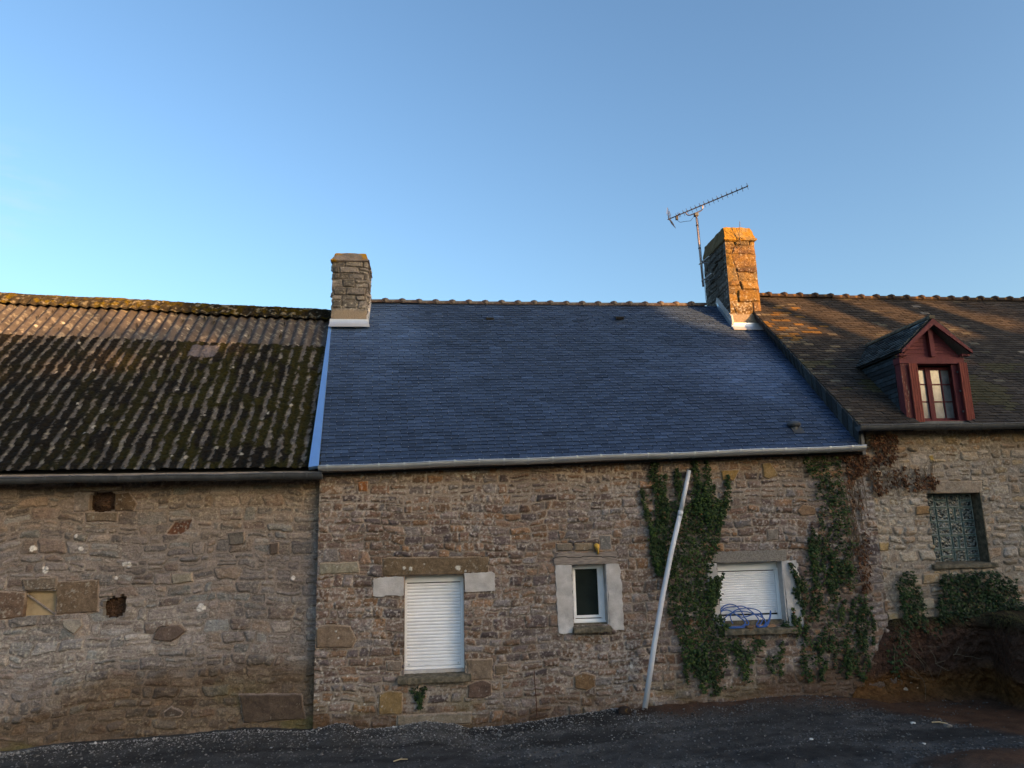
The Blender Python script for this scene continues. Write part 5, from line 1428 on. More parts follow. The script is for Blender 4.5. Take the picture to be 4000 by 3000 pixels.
GREEN = [(0.0173, 0.038, 0.0087), (0.0248, 0.0477, 0.0109), (0.0344, 0.0603, 0.012), (0.0129, 0.0295, 0.0087), (0.0495, 0.0758, 0.0153), (0.0194, 0.0421, 0.0131)]
BROWN = [(0.105, 0.046, 0.024), (0.135, 0.058, 0.028), (0.075, 0.034, 0.021), (0.16, 0.075, 0.036)]
def creeper(name, label, polys, strands, n_area, n_len, size, pal, matl, seed, Y0=-0.03, thick=0.07, brown=0.012, shape='ivy', stem_paths=(), patchy=0.0, cat='ivy', yfun=None):
    """polys: (pixel outline, density factor); strands: (pixel polyline, half width in pixels, density)"""
    rr = np.random.default_rng(seed); P = []
    for poly, dens in polys:
        W = np.array([onY(x, y, 0)[[0, 2]] for x, y in poly])
        lo, hi = W.min(0), W.max(0); area = np.prod(hi - lo)
        k = int(n_area * dens * area)
        xy = rr.uniform(lo, hi, (k, 2))
        wob = 0.07 * np.stack([fbm(xy[:, 0] * 7, xy[:, 1] * 7, seed, 3) - .5, fbm(xy[:, 0] * 7, xy[:, 1] * 7, seed + 1, 3) - .5], -1)
        keep = in_poly(xy[:, 0] + wob[:, 0], xy[:, 1] + wob[:, 1], [tuple(w) for w in W])
        if patchy > 0: keep &= fbm(xy[:, 0] * 6, xy[:, 1] * 4, seed + 5, 3) > (0.30 + 0.28 * patchy) * (0.8 + 0.4 * rr.random(k))
        P.append(xy[keep])
    stems = MB(); any_stem = False
    for path, hw, dens in strands:
        W = [onY(x, y, 0) for x, y in path]; q = spl(W, 6)
        L = sum(np.linalg.norm(b - a) for a, b in zip(q[:-1], q[1:]))
        k = int(n_len * L * dens)
        t = rr.uniform(0, len(q) - 1.001, k); i = t.astype(int); f = (t - i)[:, None]
        Q = np.array(q); c = Q[i] * (1 - f) + Q[i + 1] * f
        taper = 0.35 + 0.65 * np.clip(np.minimum(t, len(q) - 1 - t) / (0.25 * len(q)), 0, 1)
        off = rr.normal(0, 0.55, (k, 2)) * hw / 270.0 * taper[:, None]
        P.append(c[:, [0, 2]] + off)
        stems.tube([p + np.array((0, -0.022, 0)) for p in q], 0.005, 4); any_stem = True
    xy = np.concatenate(P); n = len(xy)
    clump = fbm(xy[:, 0] * 5, xy[:, 1] * 5, seed + 9, 3)
    y = Y0 - thick * rr.random(n) ** 1.3 * (0.4 + 1.2 * clump)
    if yfun is not None: y = y + yfun(xy[:, 0], xy[:, 1])
    pos = np.stack([xy[:, 0], y, xy[:, 1]], -1)
    nrm = np.stack([rr.normal(0, .45, n), -np.ones(n), rr.normal(.45, .4, n)], -1)
    pal = np.array(pal); cols = pal[rr.integers(0, len(pal), n)] * rr.uniform(.55, 1.25, (n, 1)) * (0.55 + 0.9 * clump)[:, None]
    bm_ = rr.random(n) < brown
    cols[bm_] = np.array(BROWN)[rr.integers(0, 4, bm_.sum())]
    V, F, Cc = leaf_cloud(pos, nrm, size * rr.uniform(.6, 1.25, n), rr.normal(0, .5, n), cols, shape=shape)
    p0 = xy[np.argmin(xy[:, 1])]; loc = (float(p0[0]), -0.05, float(p0[1]))
    t = thing(name, label, cat, loc)
    P_(link('foliage', big_mesh('foliage', V, F, Cc), matl), t)
    for path, r_ in stem_paths:
        stems.tube([onY(x, y, -0.03) for x, y in path], r_, 5); any_stem = True
    if any_stem:
        P_(stems.build('stems', M['stem'], None), t)
    return t
def wisps(seed, boxes, n, up=1.0):
    rw = random.Random(seed); out = []
    for k in range(n):
        x0, y0, x1, y1 = boxes[k % len(boxes)]
        x, y = rw.uniform(x0, x1), rw.uniform(y0, y1); p = [(x, y)]; dx = rw.uniform(-6, 8)
        for q in range(4):
            x += dx + rw.uniform(-9, 9); y -= up * rw.uniform(18, 42); p.append((x, y))
        out.append((z4(p), rw.uniform(4, 8), rw.uniform(.3, .6)))
    return out
bodyA = z4([(250, 450), (300, 360), (350, 320), (400, 380), (450, 330), (520, 330), (560, 420), (620, 430), (648, 500), (620, 640), (600, 700), (580, 790), (596, 900), (615, 1020), (660, 1080), (690, 1130), (680, 1250), (690, 1330), (650, 1440), (600, 1450), (540, 1420), (480, 1410), (430, 1330), (390, 1180), (320, 1000), (335, 880), (290, 800), (250, 700), (240, 560)])
stA = [(z4([(235, 65), (250, 200), (280, 330), (320, 440)]), 24, 1.5), (z4([(160, 255), (190, 380), (230, 520), (250, 650), (260, 760)]), 15, .9), (z4([(378, 130), (385, 260), (400, 420)]), 13, .8), (z4([(478, 62), (505, 180), (515, 300), (520, 420)]), 18, 1.2),
       (z4([(560, 62), (568, 200), (562, 330), (560, 430)]), 14, 1.1), (z4([(696, 165), (690, 300), (665, 400), (630, 500)]), 14, 1.1), (z4([(640, 890), (620, 930), (590, 990)]), 14, 1), (z4([(520, 1370), (535, 1440), (550, 1500)]), 14, .6),
       (z4([(600, 1400), (620, 1450), (630, 1510)]), 26, 1.2), (z4([(310, 170), (300, 280), (330, 380)]), 10, .6), (z4([(610, 230), (600, 330), (590, 430)]), 9, .6), (z4([(215, 470), (235, 600), (250, 720)]), 12, .7), (z4([(600, 830), (585, 900), (600, 960)]), 12, .8), (z4([(640, 1030), (670, 1090), (690, 1100)]), 14, 1)]
creeper('ivy', 'dense dark ivy column climbing behind the leaning pipe', [(bodyA, 1.0)], stA + wisps(61, [(220, 400, 330, 620), (230, 640, 300, 800), (560, 420, 660, 560), (380, 220, 560, 400), (600, 850, 640, 960), (400, 1300, 680, 1480)], 46), 2000, 340, 0.041, GREEN, M['leaf'], 401)
stA2 = [(z4([(745, 1195), (775, 1260), (790, 1330), (800, 1420)]), 30, 1.3), (z4([(900, 1190), (860, 1230), (820, 1290)]), 26, 1.2), (z4([(940, 1290), (950, 1340), (985, 1380)]), 14, .5), (z4([(1030, 1190), (1022, 1260), (1015, 1340), (1020, 1400)]), 12, .5), (z4([(820, 1400), (830, 1440)]), 14, .5), (z4([(700, 1180), (720, 1220), (760, 1260)]), 20, .8), (z4([(930, 1300), (1000, 1310)]), 10, .4)]
creeper('ivy', 'thin ivy sprigs hanging under the wide window sill', [], stA2, 900, 260, 0.044, GREEN, M['leaf'], 402, thick=.04)
bodyB1 = z4([(1140, 40), (1200, 60), (1260, 45), (1370, 60), (1400, 230), (1440, 330), (1452, 400), (1445, 500), (1480, 590), (1450, 640), (1480, 760), (1470, 900), (1400, 860), (1380, 720), (1300, 640), (1262, 500), (1240, 340), (1185, 140)])
bodyB2 = z4([(1130, 810), (1170, 740), (1250, 720), (1330, 830), (1400, 800), (1470, 900), (1540, 1020), (1595, 1150), (1590, 1260), (1540, 1380), (1440, 1330), (1360, 1240), (1290, 1260), (1270, 1350), (1180, 1390), (1130, 1300), (1115, 1190), (1165, 1100), (1150, 950)])
stB = [(z4([(1075, 708), (1100, 770), (1130, 830), (1160, 880)]), 14, 1.1), (z4([(1100, 865), (1130, 920), (1160, 960)]), 12, 1), (z4([(1088, 1030), (1110, 1080), (1125, 1120)]), 14, 1), (z4([(1212, 560), (1215, 640), (1225, 740), (1240, 860)]), 22, 1.2), (z4([(1330, 650), (1330, 740), (1345, 860)]), 16, .9),
       (z4([(1160, 1300), (1180, 1380), (1200, 1430)]), 18, .8), (z4([(1440, 1300), (1500, 1370), (1530, 1420)]), 22, .9), (z4([(1040, 1080), (1080, 1110), (1120, 1130)]), 14, 1.0)]
creeper('ivy', 'ivy band falling from the gutter end and spreading right of the wide window', [(bodyB1, .85), (bodyB2, .42)], stB + wisps(62, [(1180, 560, 1300, 800), (1110, 860, 1200, 1200), (1300, 760, 1480, 900), (1500, 1000, 1610, 1300), (1160, 1300, 1560, 1440), (1200, 900, 1500, 1300)], 60), 1800, 300, 0.042, GREEN, M['leaf'], 403, brown=.05, patchy=.3)
# withered creeper
b1 = z7([(610, -10), (830, 0), (822, 200), (760, 260), (700, 290), (600, 200)]); b2 = z7([(340, 160), (600, 150), (590, 260), (540, 330), (430, 330)])
b3 = z7([(400, 330), (500, 330), (560, 560), (600, 800), (620, 1000), (600, 1260), (540, 1280), (480, 960), (460, 600)])
b4 = z7([(600, 280), (900, 280), (1180, 340), (1140, 440), (1080, 420), (900, 450), (860, 420), (700, 480), (640, 470)])
stC = [(z7([(650, 200), (660, 350), (680, 480)]), 20, .8), (z7([(980, 300), (1000, 380), (1010, 430)]), 26, 1.0), (z7([(1100, 330), (1120, 390), (1110, 430)]), 22, 1.0), (z7([(880, 250), (880, 350), (900, 430)]), 14, .5)]
paths = []
rp = random.Random(9)
for k in range(60):
    x = rp.uniform(420, 560); y = rp.uniform(300, 1050); pts = [(x, y)]
    for q in range(5): x += rp.uniform(-4, 16); y += rp.uniform(25, 45); pts.append((x, y))
    paths.append((z7(pts), rp.uniform(.0025, .005)))
for k in range(46):
    x = rp.uniform(620, 1150); y = rp.uniform(180, 330); pts = [(x, y)]
    for q in range(5): x += rp.uniform(-18, 10); y += rp.uniform(18, 42); pts.append((x, y))
    paths.append((z7(pts), rp.uniform(.002, .0045)))
creeper('dry_creeper', 'withered brown creeper hanging where the two gutters meet', [(b1, 2.2), (b2, 2.4), (b3, .9), (b4, .7)], stC, 950, 150, 0.05, BROWN, M['leaf_dry'], 404, brown=0.0, shape='dry', stem_paths=paths, patchy=.35, cat='creeper', thick=.06)
bodyD = z7([(820, 1190), (880, 1100), (950, 1095), (965, 1180), (1010, 1300), (1050, 1400), (1015, 1560), (960, 1600), (870, 1590), (850, 1400)])
creeper('ivy', 'narrow dark ivy tuft low on the house wall, left of the glass-block window', [(bodyD, 1.15)], [(z7([(1000, 1540), (1060, 1580), (1110, 1600)]), 26, 1), (z7([(870, 1580), (820, 1680), (800, 1800), (790, 1900)]), 30, 1.0), (z7([(900, 1590), (880, 1700), (870, 1800)]), 24, .6)], 1900, 300, 0.048, [(c[0] * .72, c[1] * .78, c[2] * .9) for c in GREEN], M['leaf'], 405, thick=.10)
bodyE = z7([(1160, 1200), (1200, 1115), (1400, 1100), (1600, 1095), (1720, 1150), (1790, 1230), (1785, 1400), (1620, 1470), (1400, 1500), (1190, 1490), (1140, 1400)])
bodyE2 = z7([(1640, 1300), (1800, 1350), (2100, 1330), (2100, 1480), (1800, 1500), (1620, 1470)])
bodyE3 = [(3640, 2385), (3800, 2370), (4000, 2330), (4150, 2330), (4150, 2455), (4000, 2440), (3900, 2425), (3760, 2425), (3650, 2430)]
creeper('ivy', 'ragged dark ivy trailing over the lip of the cut earth bank', [(bodyE3, .8)], [], 1700, 300, 0.050, [(c[0] * .6, c[1] * .66, c[2] * .85) for c in GREEN], M['leaf'], 408, thick=.12,
        yfun=lambda x, z: -np.interp(x, [7.2, 7.9, 8.6, 9.4], [.05, .12, .30, .75]))
creeper('ivy', 'broad dark ivy mat under the glass-block window sill', [(bodyE, 1.15), (bodyE2, .7)], [(z7([(1190, 1480), (1150, 1560), (1120, 1600)]), 26, .8)], 1800, 300, 0.050, [(c[0] * .65, c[1] * .72, c[2] * .9) for c in GREEN], M['leaf'], 406, thick=.13)
creeper('ivy', 'small scraggly ivy tuft hanging below the tall window sill', [], [(zm([(700, 1335), (720, 1365), (742, 1400), (740, 1450)]), 16, 1.3), (zm([(770, 1330), (755, 1365), (745, 1400)]), 10, .8), (zm([(730, 1380), (735, 1400)]), 10, .7)], 900, 170, 0.05, [(c[0] * .8, c[1] * .8, c[2]) for c in GREEN], M['leaf'], 407, thick=.03)

# ---- rusty rod by the wall
mb = MB(); mb.tube([onY(*p, -.04) for p in zm([(1412, 1235), (1416, 1310), (1424, 1400), (1428, 1500)])], 0.006, 6)
rod = mb.build('iron_rod', M['rust'], None, loc=tuple(onY(*zm([(1428, 1500)])[0], -.04)))
tag(rod, 'thin rusty iron rod standing upright against the wall foot', 'rod')

# ================================================================== GROUND
gx = [-8.8, -5.14, -4.56, -3.16, -2.3, -1.9, -1.49, -1.28, -1.1, -0.95, -0.8, -0.5, -0.3, 0.05, 0.4, 0.61, 1.0, 1.67, 2.2, 2.6, 2.83, 3.3, 4.2, 4.8, 5.3, 5.8, 6.3, 8, 14]
gz = [-0.14, -0.10, -0.04, -0.005, 0.045, 0.02, -0.01, 0.03, 0.075, 0.05, -0.02, -0.02, 0.0, 0.035, -0.01, -0.085, -0.06, 0.0, 0.05, 0.085, 0.075, 0.10, 0.10, 0.13, 0.13, 0.08, 0.04, 0.0, 0.0]
def ground_h(X, Y):
    zw = np.interp(X, gx, gz); sm = np.interp(X, [-9, -3, 0.6, 3, 6, 14], [-0.18, -0.10, -0.12, -0.03, -0.03, -0.02])
    k = np.exp(-np.maximum(0, -Y - 0.12) / 0.55)
    h = sm + (zw - sm) * k
    h = h + (0.05 * (fbm(X * 1.7, Y * 1.7, 501, 3) - .5) + 0.035 * (fbm(X * 6, Y * 6, 503, 3) - .5)) * np.clip(-Y * 2 + .4, 0, 1)
    h = h + 0.15 * np.exp(-(((X - 5.55) / 0.62) ** 2 + ((Y + 3.25) / 0.55) ** 2)) + 0.06 * np.exp(-(((X - 6.5) / 0.7) ** 2 + ((Y + 2.7) / 0.5) ** 2))
    return h
xs = np.concatenate([[-400, -150, -60, -25, -14], np.arange(-9.2, 10.2, 0.035), [13, 18, 30, 70, 160, 400]])
ys = np.concatenate([[-400, -150, -60, -25, -14, -10, -8, -6.6, -5.6], np.arange(-4.8, 0.5, 0.035), [1, 3, 8, 20, 60, 150, 400]])
X, Y = np.meshgrid(xs, ys)
fade = np.clip(1 - (np.abs(X) - 10) / 12, 0, 1) * np.clip(1 - (-Y - 6) / 10, 0, 1)
Zg = ground_h(np.clip(X, -9.2, 13), np.minimum(Y, 0)) 
Zg = Zg + 0.012 * (fbm(X * 22, Y * 22, 507, 3) - .5) * fade
gcol = np.array((0.060, 0.057, 0.055))[None, None] * (0.55 + 0.9 * fbm(X * 9, Y * 9, 509, 4))[..., None]
lightp = sst(.5, .68, fbm(X * 1.1, Y * 2.2, 511, 3))[..., None]
track = sst(.45, .7, fbm(X * .5, Y * 4.5 + .15 * np.sin(X), 517, 3))[..., None]
gcol = gcol * (1 + .55 * lightp * np.array((1.02, 1, .96))) * (1 - .38 * track)
# brown earth: along the wall foot on the right and towards the cut bank
wedge = np.interp(X, [2.6, 3.4, 4.6, 5.4, 6.0, 6.5, 7.5], [0.12, .28, .20, .26, .42, 1.2, 3.2])
er = sst(-0.40, 0.30, wedge + Y + 0.35 * (fbm(X * 4, Y * 4, 513, 3) - .5))
er = np.maximum(er * sst(2.4, 3.0, X), np.exp(-(((X - 5.75) / .85) ** 2 + ((Y + 3.15) / .5) ** 2) ** 2))
soilc = np.array((0.078, 0.042, 0.026))[None, None] * (0.5 + 1.0 * fbm(X * 7, Y * 7, 515, 4))[..., None]
gcol = gcol * (1 - er[..., None]) + soilc * er[..., None]
ny, nx = X.shape; idx = np.arange(nx * ny).reshape(ny, nx)
F = np.stack([idx[:-1, :-1], idx[:-1, 1:], idx[1:, 1:], idx[1:, :-1]], -1).reshape(-1, 4)
g = link('ground', big_mesh('ground', np.stack([X, Y, Zg], -1).reshape(-1, 3), F, gcol.reshape(-1, 3)), M['ground'], smooth=True)
g['kind'] = 'structure'
# loose gravel
rr = np.random.default_rng(77)
def pebbles(name, xy, r, cols, kind='stuff', seed=1):
    rr = np.random.default_rng(seed); n = len(xy)
    base = np.array([(1, 0, 0), (0, 1, 0), (-1, 0, 0), (0, -1, 0), (0, 0, 1), (0, 0, -1), (.7, .7, .35), (-.7, .7, .3), (-.7, -.7, .4), (.7, -.7, .3)], float)
    tri = np.array([(0, 6, 4), (6, 1, 4), (1, 7, 4), (7, 2, 4), (2, 8, 4), (8, 3, 4), (3, 9, 4), (9, 0, 4), (6, 0, 5), (1, 6, 5), (7, 1, 5), (2, 7, 5), (8, 2, 5), (3, 8, 5), (9, 3, 5), (0, 9, 5)])
    sc = r[:, None, None] * rr.uniform(.55, 1.25, (n, 1, 3)) * np.array((1, 1, .75)); V = base[None] * rr.uniform(.7, 1.2, (n, 10, 1)) * sc
    a = rr.uniform(0, 6.28, n); ca, sa = np.cos(a)[:, None], np.sin(a)[:, None]
    V = np.stack([V[..., 0] * ca - V[..., 1] * sa, V[..., 0] * sa + V[..., 1] * ca, V[..., 2]], -1)
    z = ground_h(xy[:, 0], xy[:, 1]) + r * .35
    V = V + np.stack([xy[:, 0], xy[:, 1], z], -1)[:, None]
    Fp = (np.arange(n)[:, None, None] * 10 + tri[None]).reshape(-1, 3)
    o = link(name, big_mesh(name, V.reshape(-1, 3), Fp, np.repeat(cols, 10, axis=0)), M['gravel'])
    o['kind'] = kind; return o
n = 52000
xy = np.stack([rr.uniform(-7, 8.6, n), -rr.random(n) ** 1.35 * 4.6 - .02], -1)
pile = np.exp(-(-xy[:, 1]) / .5) * np.interp(xy[:, 0], [-7, -2.6, -1.8, -.2, .6, 1.6, 2.8, 3, 3.6, 4.2, 5.4, 6], [.9, .9, 1.2, .8, .6, 1.0, 1.0, .2, .2, .8, .8, .1])
dens = (0.30 - .22 * sst(.45, .7, fbm(xy[:, 0] * .5, xy[:, 1] * 4.5 + .15 * np.sin(xy[:, 0]), 517, 3))) + 0.9 * pile + 0.9 * sst(.5, .66, fbm(xy[:, 0] * 1.1, xy[:, 1] * 2.2, 511, 3))
wd = np.interp(xy[:, 0], [2.6, 3.4, 4.6, 5.4, 6.0, 6.5, 7.5], [0.10, .22, .17, .18, .30, 1.1, 3.2])
dens *= np.where((xy[:, 0] > 2.6) & (-xy[:, 1] < wd), .12, 1) * (1 - .9 * np.exp(-(((xy[:, 0] - 5.75) / .85) ** 2 + ((xy[:, 1] + 3.15) / .5) ** 2) ** 2))
xy = xy[rr.random(n) < dens * .8]; n = len(xy)
v = rr.uniform(.03, .15, n) * np.where(rr.random(n) < .06, 1.9, 1) * (1 + 1.5 * np.exp(xy[:, 1] / .4) * (xy[:, 0] < 3))
pebbles('gravel', xy, rr.uniform(.005, .015, n) * (1 + .5 * (rr.random(n) < .06)), np.stack([v * 1.02, v * .98, v * .95], -1), seed=3)
# bigger loose stones
def gstone(px, py, Y, s, m, label, seed, flat=.6):
    p = onY(px, py, Y); z = float(ground_h(np.array([p[0]]), np.array([Y]))[0])
    rock('loose_stone', (p[0], Y, z + s * flat * .5), s, s * .8, s * flat, m, seed, label, 'stone', .25)
gstone(2440, 2785, -.22, .085, M['terracotta_old'], 'reddish broken stone lying on the gravel left of the pipe foot', 5)
M['white_stone'] = mat('white_chip', (.62, .6, .57), .8, var=.1)
for i, (px, py, s, lb) in enumerate(((3567, 2826, .030, 'white chip on the gravel left of the dry stick'), (3608, 2900, .02, 'small white chip on the dark gravel, right foreground'), (3170, 2890, .022, 'bright white flake on the gravel below the wide window'), (3702, 2838, .045, 'pale round stone on the gravel below the dry stick'))):
    d = None
    p = onZ(px, py, -0.02); gstone(px, py, float(p[1]), s, M['white_stone'] if i != 3 else M['granite'], lb, 20 + i, .45)
def stick(a, b, r, m, label, cat='stick'):
    A, B = onZ(*a, 0), onZ(*b, 0)
    for q in (A, B): q[2] = float(ground_h(np.array([q[0]]), np.array([q[1]]))[0]) + .018
    mb = MB(); mb.tube([A, lerp(A, B, .5) + np.array((0, 0, .012)), B], [r, r, r * .7], 6); c = tuple(lerp(A, B, .5))
    tag(mb.build('stick', m, None, loc=c), label, cat)
stick((3640, 2823), (3702, 2824), .009, M['straw'], 'straight pale dry stick lying on the gravel at the right')
stick((1537, 2945), (1592, 2937), .007, M['straw'], 'short bent straw stick on the gravel below the tall window')

# ---- cut earth bank on the right
bot = np.array([onZ(x, y, 0.0) - np.array((0, 0, 0.16)) for x, y in [(3330, 2757), (3440, 2775), (3613, 2793), (3720, 2815), (3809, 2847), (3966, 2863), (4120, 2905), (4300, 2960), (4600, 3060)]])
def onYs(pts, Ys): return np.array([onY(x, y, q) for (x, y), q in zip(pts, Ys)])
b1_ = onYs([(3330, 2720), (3440, 2700), (3590, 2715), (3700, 2720), (3820, 2730), (3880, 2745), (3930, 2760), (4010, 2790), (4200, 2830)], [-.03, -.06, -.12, -.16, -.20, -.30, -.55, -.95, -1.5])
b2_ = onYs([(3380, 2640), (3465, 2600), (3590, 2600), (3700, 2600), (3810, 2600), (3870, 2610), (3910, 2620), (3980, 2640), (4200, 2660)], [-.015, -.05, -.09, -.12, -.14, -.22, -.50, -.95, -1.5])
b3_ = onYs([(3440, 2500), (3490, 2480), (3580, 2475), (3700, 2470), (3800, 2465), (3860, 2475), (3905, 2480), (3990, 2490), (4200, 2500)], [-.01, -.05, -.10, -.14, -.20, -.30, -.58, -1.05, -1.6])
b4_ = onYs([(3465, 2440), (3500, 2425), (3570, 2425), (3660, 2425), (3780, 2420), (3850, 2420), (3910, 2420), (3995, 2430), (4200, 2440)], [.0, -.03, -.06, -.09, -.16, -.28, -.55, -1.0, -1.5])
b5_ = b4_ + np.array([(0.0, .02, .03)] * 3 + [(0.02, .06, .05)] * 2 + [(.1, .25, .06), (.3, .4, .08), (.6, .5, .08), (1.0, .5, .08)])
b6_ = b5_.copy(); b6_[:, 1] = .03; b6_[:, 0] += np.linspace(0, 2.2, 9)
ext = lambda A, dy: np.vstack([A, A[-1] + np.array((1.6, dy, 0)), A[-1] + np.array((5.4, dy * 1.3, 0))])
rowsB = [ext(bot, -.1), ext(b1_, -.25), ext(b2_, -.25), ext(b3_, -.25), ext(b4_, -.25), ext(b5_, -.2), ext(b6_, 0.0)]
fine_rows = [np.array(spl(list(r_), 34)) for r_ in rowsB]
K = []
cols_n = len(fine_rows[0])
A3 = np.array(fine_rows)
grid = np.array([spl(list(A3[:, j]), 22) for j in range(cols_n)]).transpose(1, 0, 2)
s1, s2 = grid.shape[:2]
gu = grid[..., 0] + grid[..., 1] * .7; gv = grid[..., 2]
dn_ = 0.20 * (fbm(gu * 4, gv * 5, 601, 4) - .5) + 0.12 * (fbm(gu * 14, gv * 14, 603, 4) - .5)
tt_ = np.linspace(0, 1, s1)[:, None]
damp = np.minimum(np.minimum(tt_ * 8, 1), np.minimum((1 - tt_) * 4, 1)) * np.minimum(np.linspace(0, 1, s2)[None] * 8, 1)
grid[..., 1] += -dn_ * damp * .8; grid[..., 0] += -dn_ * damp * .6
oc = sst(.5, .3, gv + .35 * (fbm(gu * 2.5, gv * 2, 605, 3) - .5)) * sst(.15, .3, gv + .2) 
dkc = np.array((0.075, 0.042, 0.030)); occ = np.array((0.115, 0.056, 0.022)); tpc = np.array((0.04, 0.03, 0.018))
bc = dkc * (1 - oc[..., None]) + occ * oc[..., None]
tp = sst(.9, 1.1, gv)[..., None]; bc = bc * (1 - tp) + tpc * tp
bc = bc * (0.5 + 1.0 * fbm(gu * 9, gv * 9, 607, 4))[..., None]
idx = np.arange(s1 * s2).reshape(s1, s2)
F = np.stack([idx[:-1, :-1], idx[:-1, 1:], idx[1:, 1:], idx[1:, :-1]], -1).reshape(-1, 4)
bk = link('earth_bank', big_mesh('earth_bank', grid.reshape(-1, 3), F, bc.reshape(-1, 3)), M['soil'])
bk['kind'] = 'structure'
# bare roots hanging over the cut
zb5 = zoomer(3300, 2350, 0.39173)
def bank_y(px):
    return float(np.interp(px, [3460, 3500, 3580, 3700, 3800, 3860, 3920], [-.06, -.09, -.15, -.20, -.25, -.33, -.55]))
roots = [[(560, 300), (545, 360), (560, 420), (525, 470)], [(550, 310), (570, 360), (555, 440)], [(600, 390), (680, 480), (760, 570), (830, 650), (885, 790)], [(700, 530), (790, 640), (795, 700)], [(850, 480), (900, 560), (910, 620), (960, 660), (930, 750)], [(960, 650), (1020, 685), (1060, 680)],
         [(1080, 530), (1130, 525), (1200, 545), (1280, 550), (1330, 570), (1370, 562)], [(935, 340), (970, 390), (995, 450)], [(830, 450), (880, 455), (940, 448)], [(500, 480), (495, 600), (505, 740)], [(530, 640), (570, 690), (590, 720)], [(600, 620), (660, 660), (720, 720), (790, 800), (805, 950), (780, 1080)],
         [(1140, 450), (1110, 510), (1080, 540)], [(560, 560), (620, 640), (700, 690)], [(480, 420), (520, 520), (510, 620)], [(735, 400), (760, 470), (790, 520)], [(640, 740), (700, 760), (760, 770)], [(550, 780), (575, 800), (560, 830)], [(900, 620), (960, 600), (1000, 590)]]
mb = MB()
for i, r_ in enumerate(roots):
    q = [onY(*p, bank_y(p[0]) - .03) for p in zb5(r_)]
    s = spl(q, 5); mb.tube(s, list(np.linspace(.0065, .002, len(s))), 5)
o = mb.build('roots', M['root'], None, loc=tuple(onY(*zb5([(560, 300)])[0], -.1)))
tag(o, 'pale bare roots dangling down the cut earth bank', 'roots')
# dry grass on the lip of the bank
rg = np.random.default_rng(12); V = []; Fg = []; Cg = []
for k in range(520):
    t = rg.random(); j = int(t * (cols_n - 1)); 
    if rg.random() < .7: t = rg.normal(.62, .05); j = int(np.clip(t, .2, .99) * (cols_n - 1))
    p = A3[4, j] + np.array((rg.normal(0, .03), -.02 - rg.random() * .05, rg.normal(.0, .045)))
    L = rg.uniform(.03, .20); d1 = np.array((rg.normal(0, .5), -.5 - .4 * rg.random(), rg.uniform(-.3, .5))); d1 /= np.linalg.norm(d1)
    m1 = p + d1 * L * .5; e = m1 + (d1 + np.array((0, -.1, -1.0))) * L * .5; w_ = np.array((.0028, 0, .001))
    b = len(V); V += [p - w_, p + w_, m1 + w_ * .8, m1 - w_ * .8, e, e + w_ * .1]; Fg += [(b, b + 1, b + 2, b + 3), (b + 3, b + 2, b + 5, b + 4)]
    c = (0.10, 0.085, 0.035) if rg.random() < .6 else (0.045, 0.05, 0.018); Cg += [c] * 6
o = link('grass', big_mesh('grass', np.array(V), np.array(Fg), np.array(Cg)), M['leaf_dry']); o['kind'] = 'stuff'

# ================================================================== BEHIND THE PHOTOGRAPHER: an added, unseen slope and the trees that keep the low sun off the walls
ca, sa = math.cos(R(SUN_AZ)), math.sin(R(SUN_AZ)); TE = math.tan(R(SUN_EL))
def sunpos(u, s, v=None):
    """u: across the sunlight, s: metres towards the sun, v: height as it falls on the houses"""
    return np.array((u * ca + s * sa, u * sa - s * ca, (v if v is not None else 0) + s * TE + EYE[2]))
S0 = 55.0
us = np.arange(-30, 34.1, 0.25); ss = np.array([30, 34, 39, 44, 49, 52, 54, 55, 56, 59, 66, 80, 110])
crest = np.interp(us, [-30, -8, -4, -1.2, -0.3, 0.3, 5.2, 5.7, 6.4, 6.9, 7.25, 7.8, 9.3, 10.5, 34], [3.2, 3.2, 3.35, 3.55, 3.7, 4.2, 4.0, 3.18, 3.1, 2.55, 2.1, 2.75, 2.9, 3.6, 4.0])  # added slope: crest heights shaped to set the shadow line on the houses
crest = crest + 0.18 * (fbm(us * 1.5, us * 0, 701, 3) - .5)
V = []; Cg = []
for s in ss:
    k = sst(30, 55, s) if s <= 55 else 1 - .25 * sst(55, 110, s)
    for u, c in zip(us, crest):
        p = sunpos(u, s, 0); zt = c + S0 * TE + EYE[2]
        V.append((p[0], p[1], -0.3 + (zt + .3) * float(k))); Cg.append((0.045, 0.05, 0.02))
nu = len(us); idx = np.arange(len(ss) * nu).reshape(len(ss), nu)
F = np.stack([idx[:-1, :-1], idx[1:, :-1], idx[1:, 1:], idx[:-1, 1:]], -1).reshape(-1, 4)
h = link('sun_block_slope', big_mesh('sun_block_slope', np.array(V), F, np.array(Cg)), M['soil'], smooth=True); h['kind'] = 'structure'
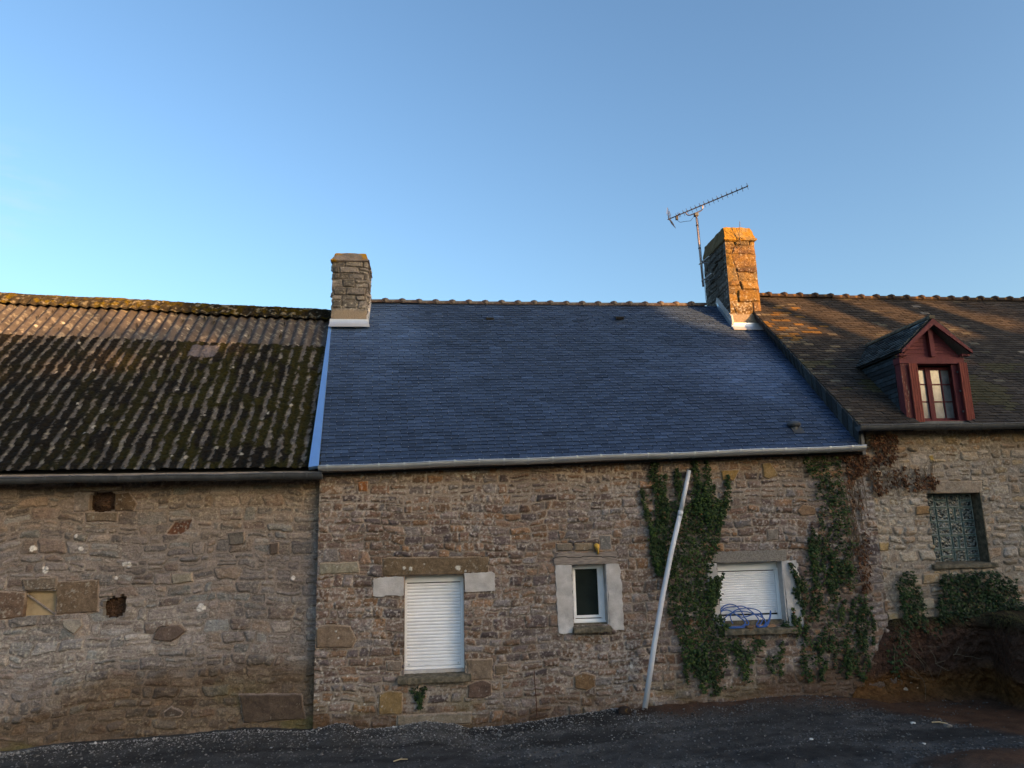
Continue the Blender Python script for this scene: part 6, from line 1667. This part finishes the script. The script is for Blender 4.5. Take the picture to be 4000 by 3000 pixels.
def tree(u, s, trunk_r, vb, vt, crown, label, seed, leaf=0.34, n=1500, limbs=5, gap=0.0):
    """crown: list of (du, v, radius_u, radius_v) as it shades the houses"""
    rr = np.random.default_rng(seed)
    pb = sunpos(u, s, vb); pt = sunpos(u, s, vt)
    t = thing('tree', label, 'tree', tuple(pb), 'trees on the slope behind the photographer')
    mb = MB(); n_ = 7
    mb.tube([lerp(pb, pt, k / n_) + np.array((rr.normal(0, .03), rr.normal(0, .03), 0)) for k in range(n_ + 1)], list(np.linspace(trunk_r * 1.1, trunk_r * (.8 if vb < 0 else .45), n_ + 1)), 9)
    for k in range(limbs):
        a = lerp(pb, pt, rr.uniform(.62, .95)); c = crown[k % len(crown)]
        e = sunpos(u + c[0] + rr.normal(0, .5) * c[2], s + rr.normal(0, .5), c[1] + rr.normal(0, .5) * c[3])
        mb.tube([a, lerp(a, e, .5) + np.array((0, 0, .15)), e], [trunk_r * .3, trunk_r * .2, .02], 6)
    P_(mb.build('trunk', M['bark'], None), t)
    pos = []
    for c in crown:
        d = rr.normal(0, 1, (n, 3)); d /= np.linalg.norm(d, axis=1, keepdims=True); d *= (rr.random((n, 1)) ** .45)
        for q in d: pos.append(sunpos(u + c[0] + q[0] * c[2], s + q[1] * max(c[2], .8), c[1] + q[2] * c[3]))
    pos = np.array(pos)
    if gap > 0: pos = pos[fbm(pos[:, 0] * 1.6 + pos[:, 1], pos[:, 2] * 1.6, seed, 3) > gap]
    m = len(pos)
    V, F, Cc = leaf_cloud(pos, rr.normal(0, 1, (m, 3)), leaf * rr.uniform(.6, 1.2, m), rr.uniform(0, 6, m), np.array(GREEN)[rr.integers(0, 6, m)] * 1.3)
    P_(link('crown', big_mesh('crown', V, F, Cc), M['leaf']), t)
tree(0.85, S0, .26, 1.5, 7, [(-.15, 4.9, 1.3, 2.3), (.3, 6.8, .9, 1.2)], 'rounded dense tree at the left of the tall clump', 801)
tree(2.9, S0 + 1, .3, 1.5, 7.5, [(0, 5.0, 1.35, 2.2), (0, 7.0, 1.1, 1.4)], 'tallest dense tree in the middle of the clump', 802)
tree(4.55, S0, .26, 1.5, 6.5, [(-.1, 4.8, .95, 1.9), (-.3, 6.4, .7, 1.0)], 'dense tree at the right of the clump, beside open sky', 803)
tree(6.60, 27, .15, -6.0, 8.6, [(.1, 8.8, .7, 1.0)], 'slimmest bare-stemmed tree on the open slope', 804, n=500)
tree(7.52, 27, .27, -6.0, 8.4, [(0, 8.4, 1.0, 1.1)], 'stout bare-stemmed tree between two slimmer trunks', 805, n=600)
tree(8.62, 27, .30, -6.0, 8.4, [(0, 8.2, 1.1, 1.2)], 'thickest bare-stemmed tree next to the dense end tree', 806, n=600)
tree(10.6, S0, .35, 1.5, 7, [(0, 4.5, 1.45, 2.3), (.6, 6.5, 1.4, 1.6), (2.4, 4.4, 1.5, 2.0)], 'broad dense tree closing the right end of the row', 807)
tree(-1.5, S0, .12, 2.0, 4.6, [(0.25, 4.4, .95, .8), (-1.4, 4.0, 1.0, .6)], 'low thin-leaved tree left of the dense clump', 808, n=260, leaf=.3, gap=.5)
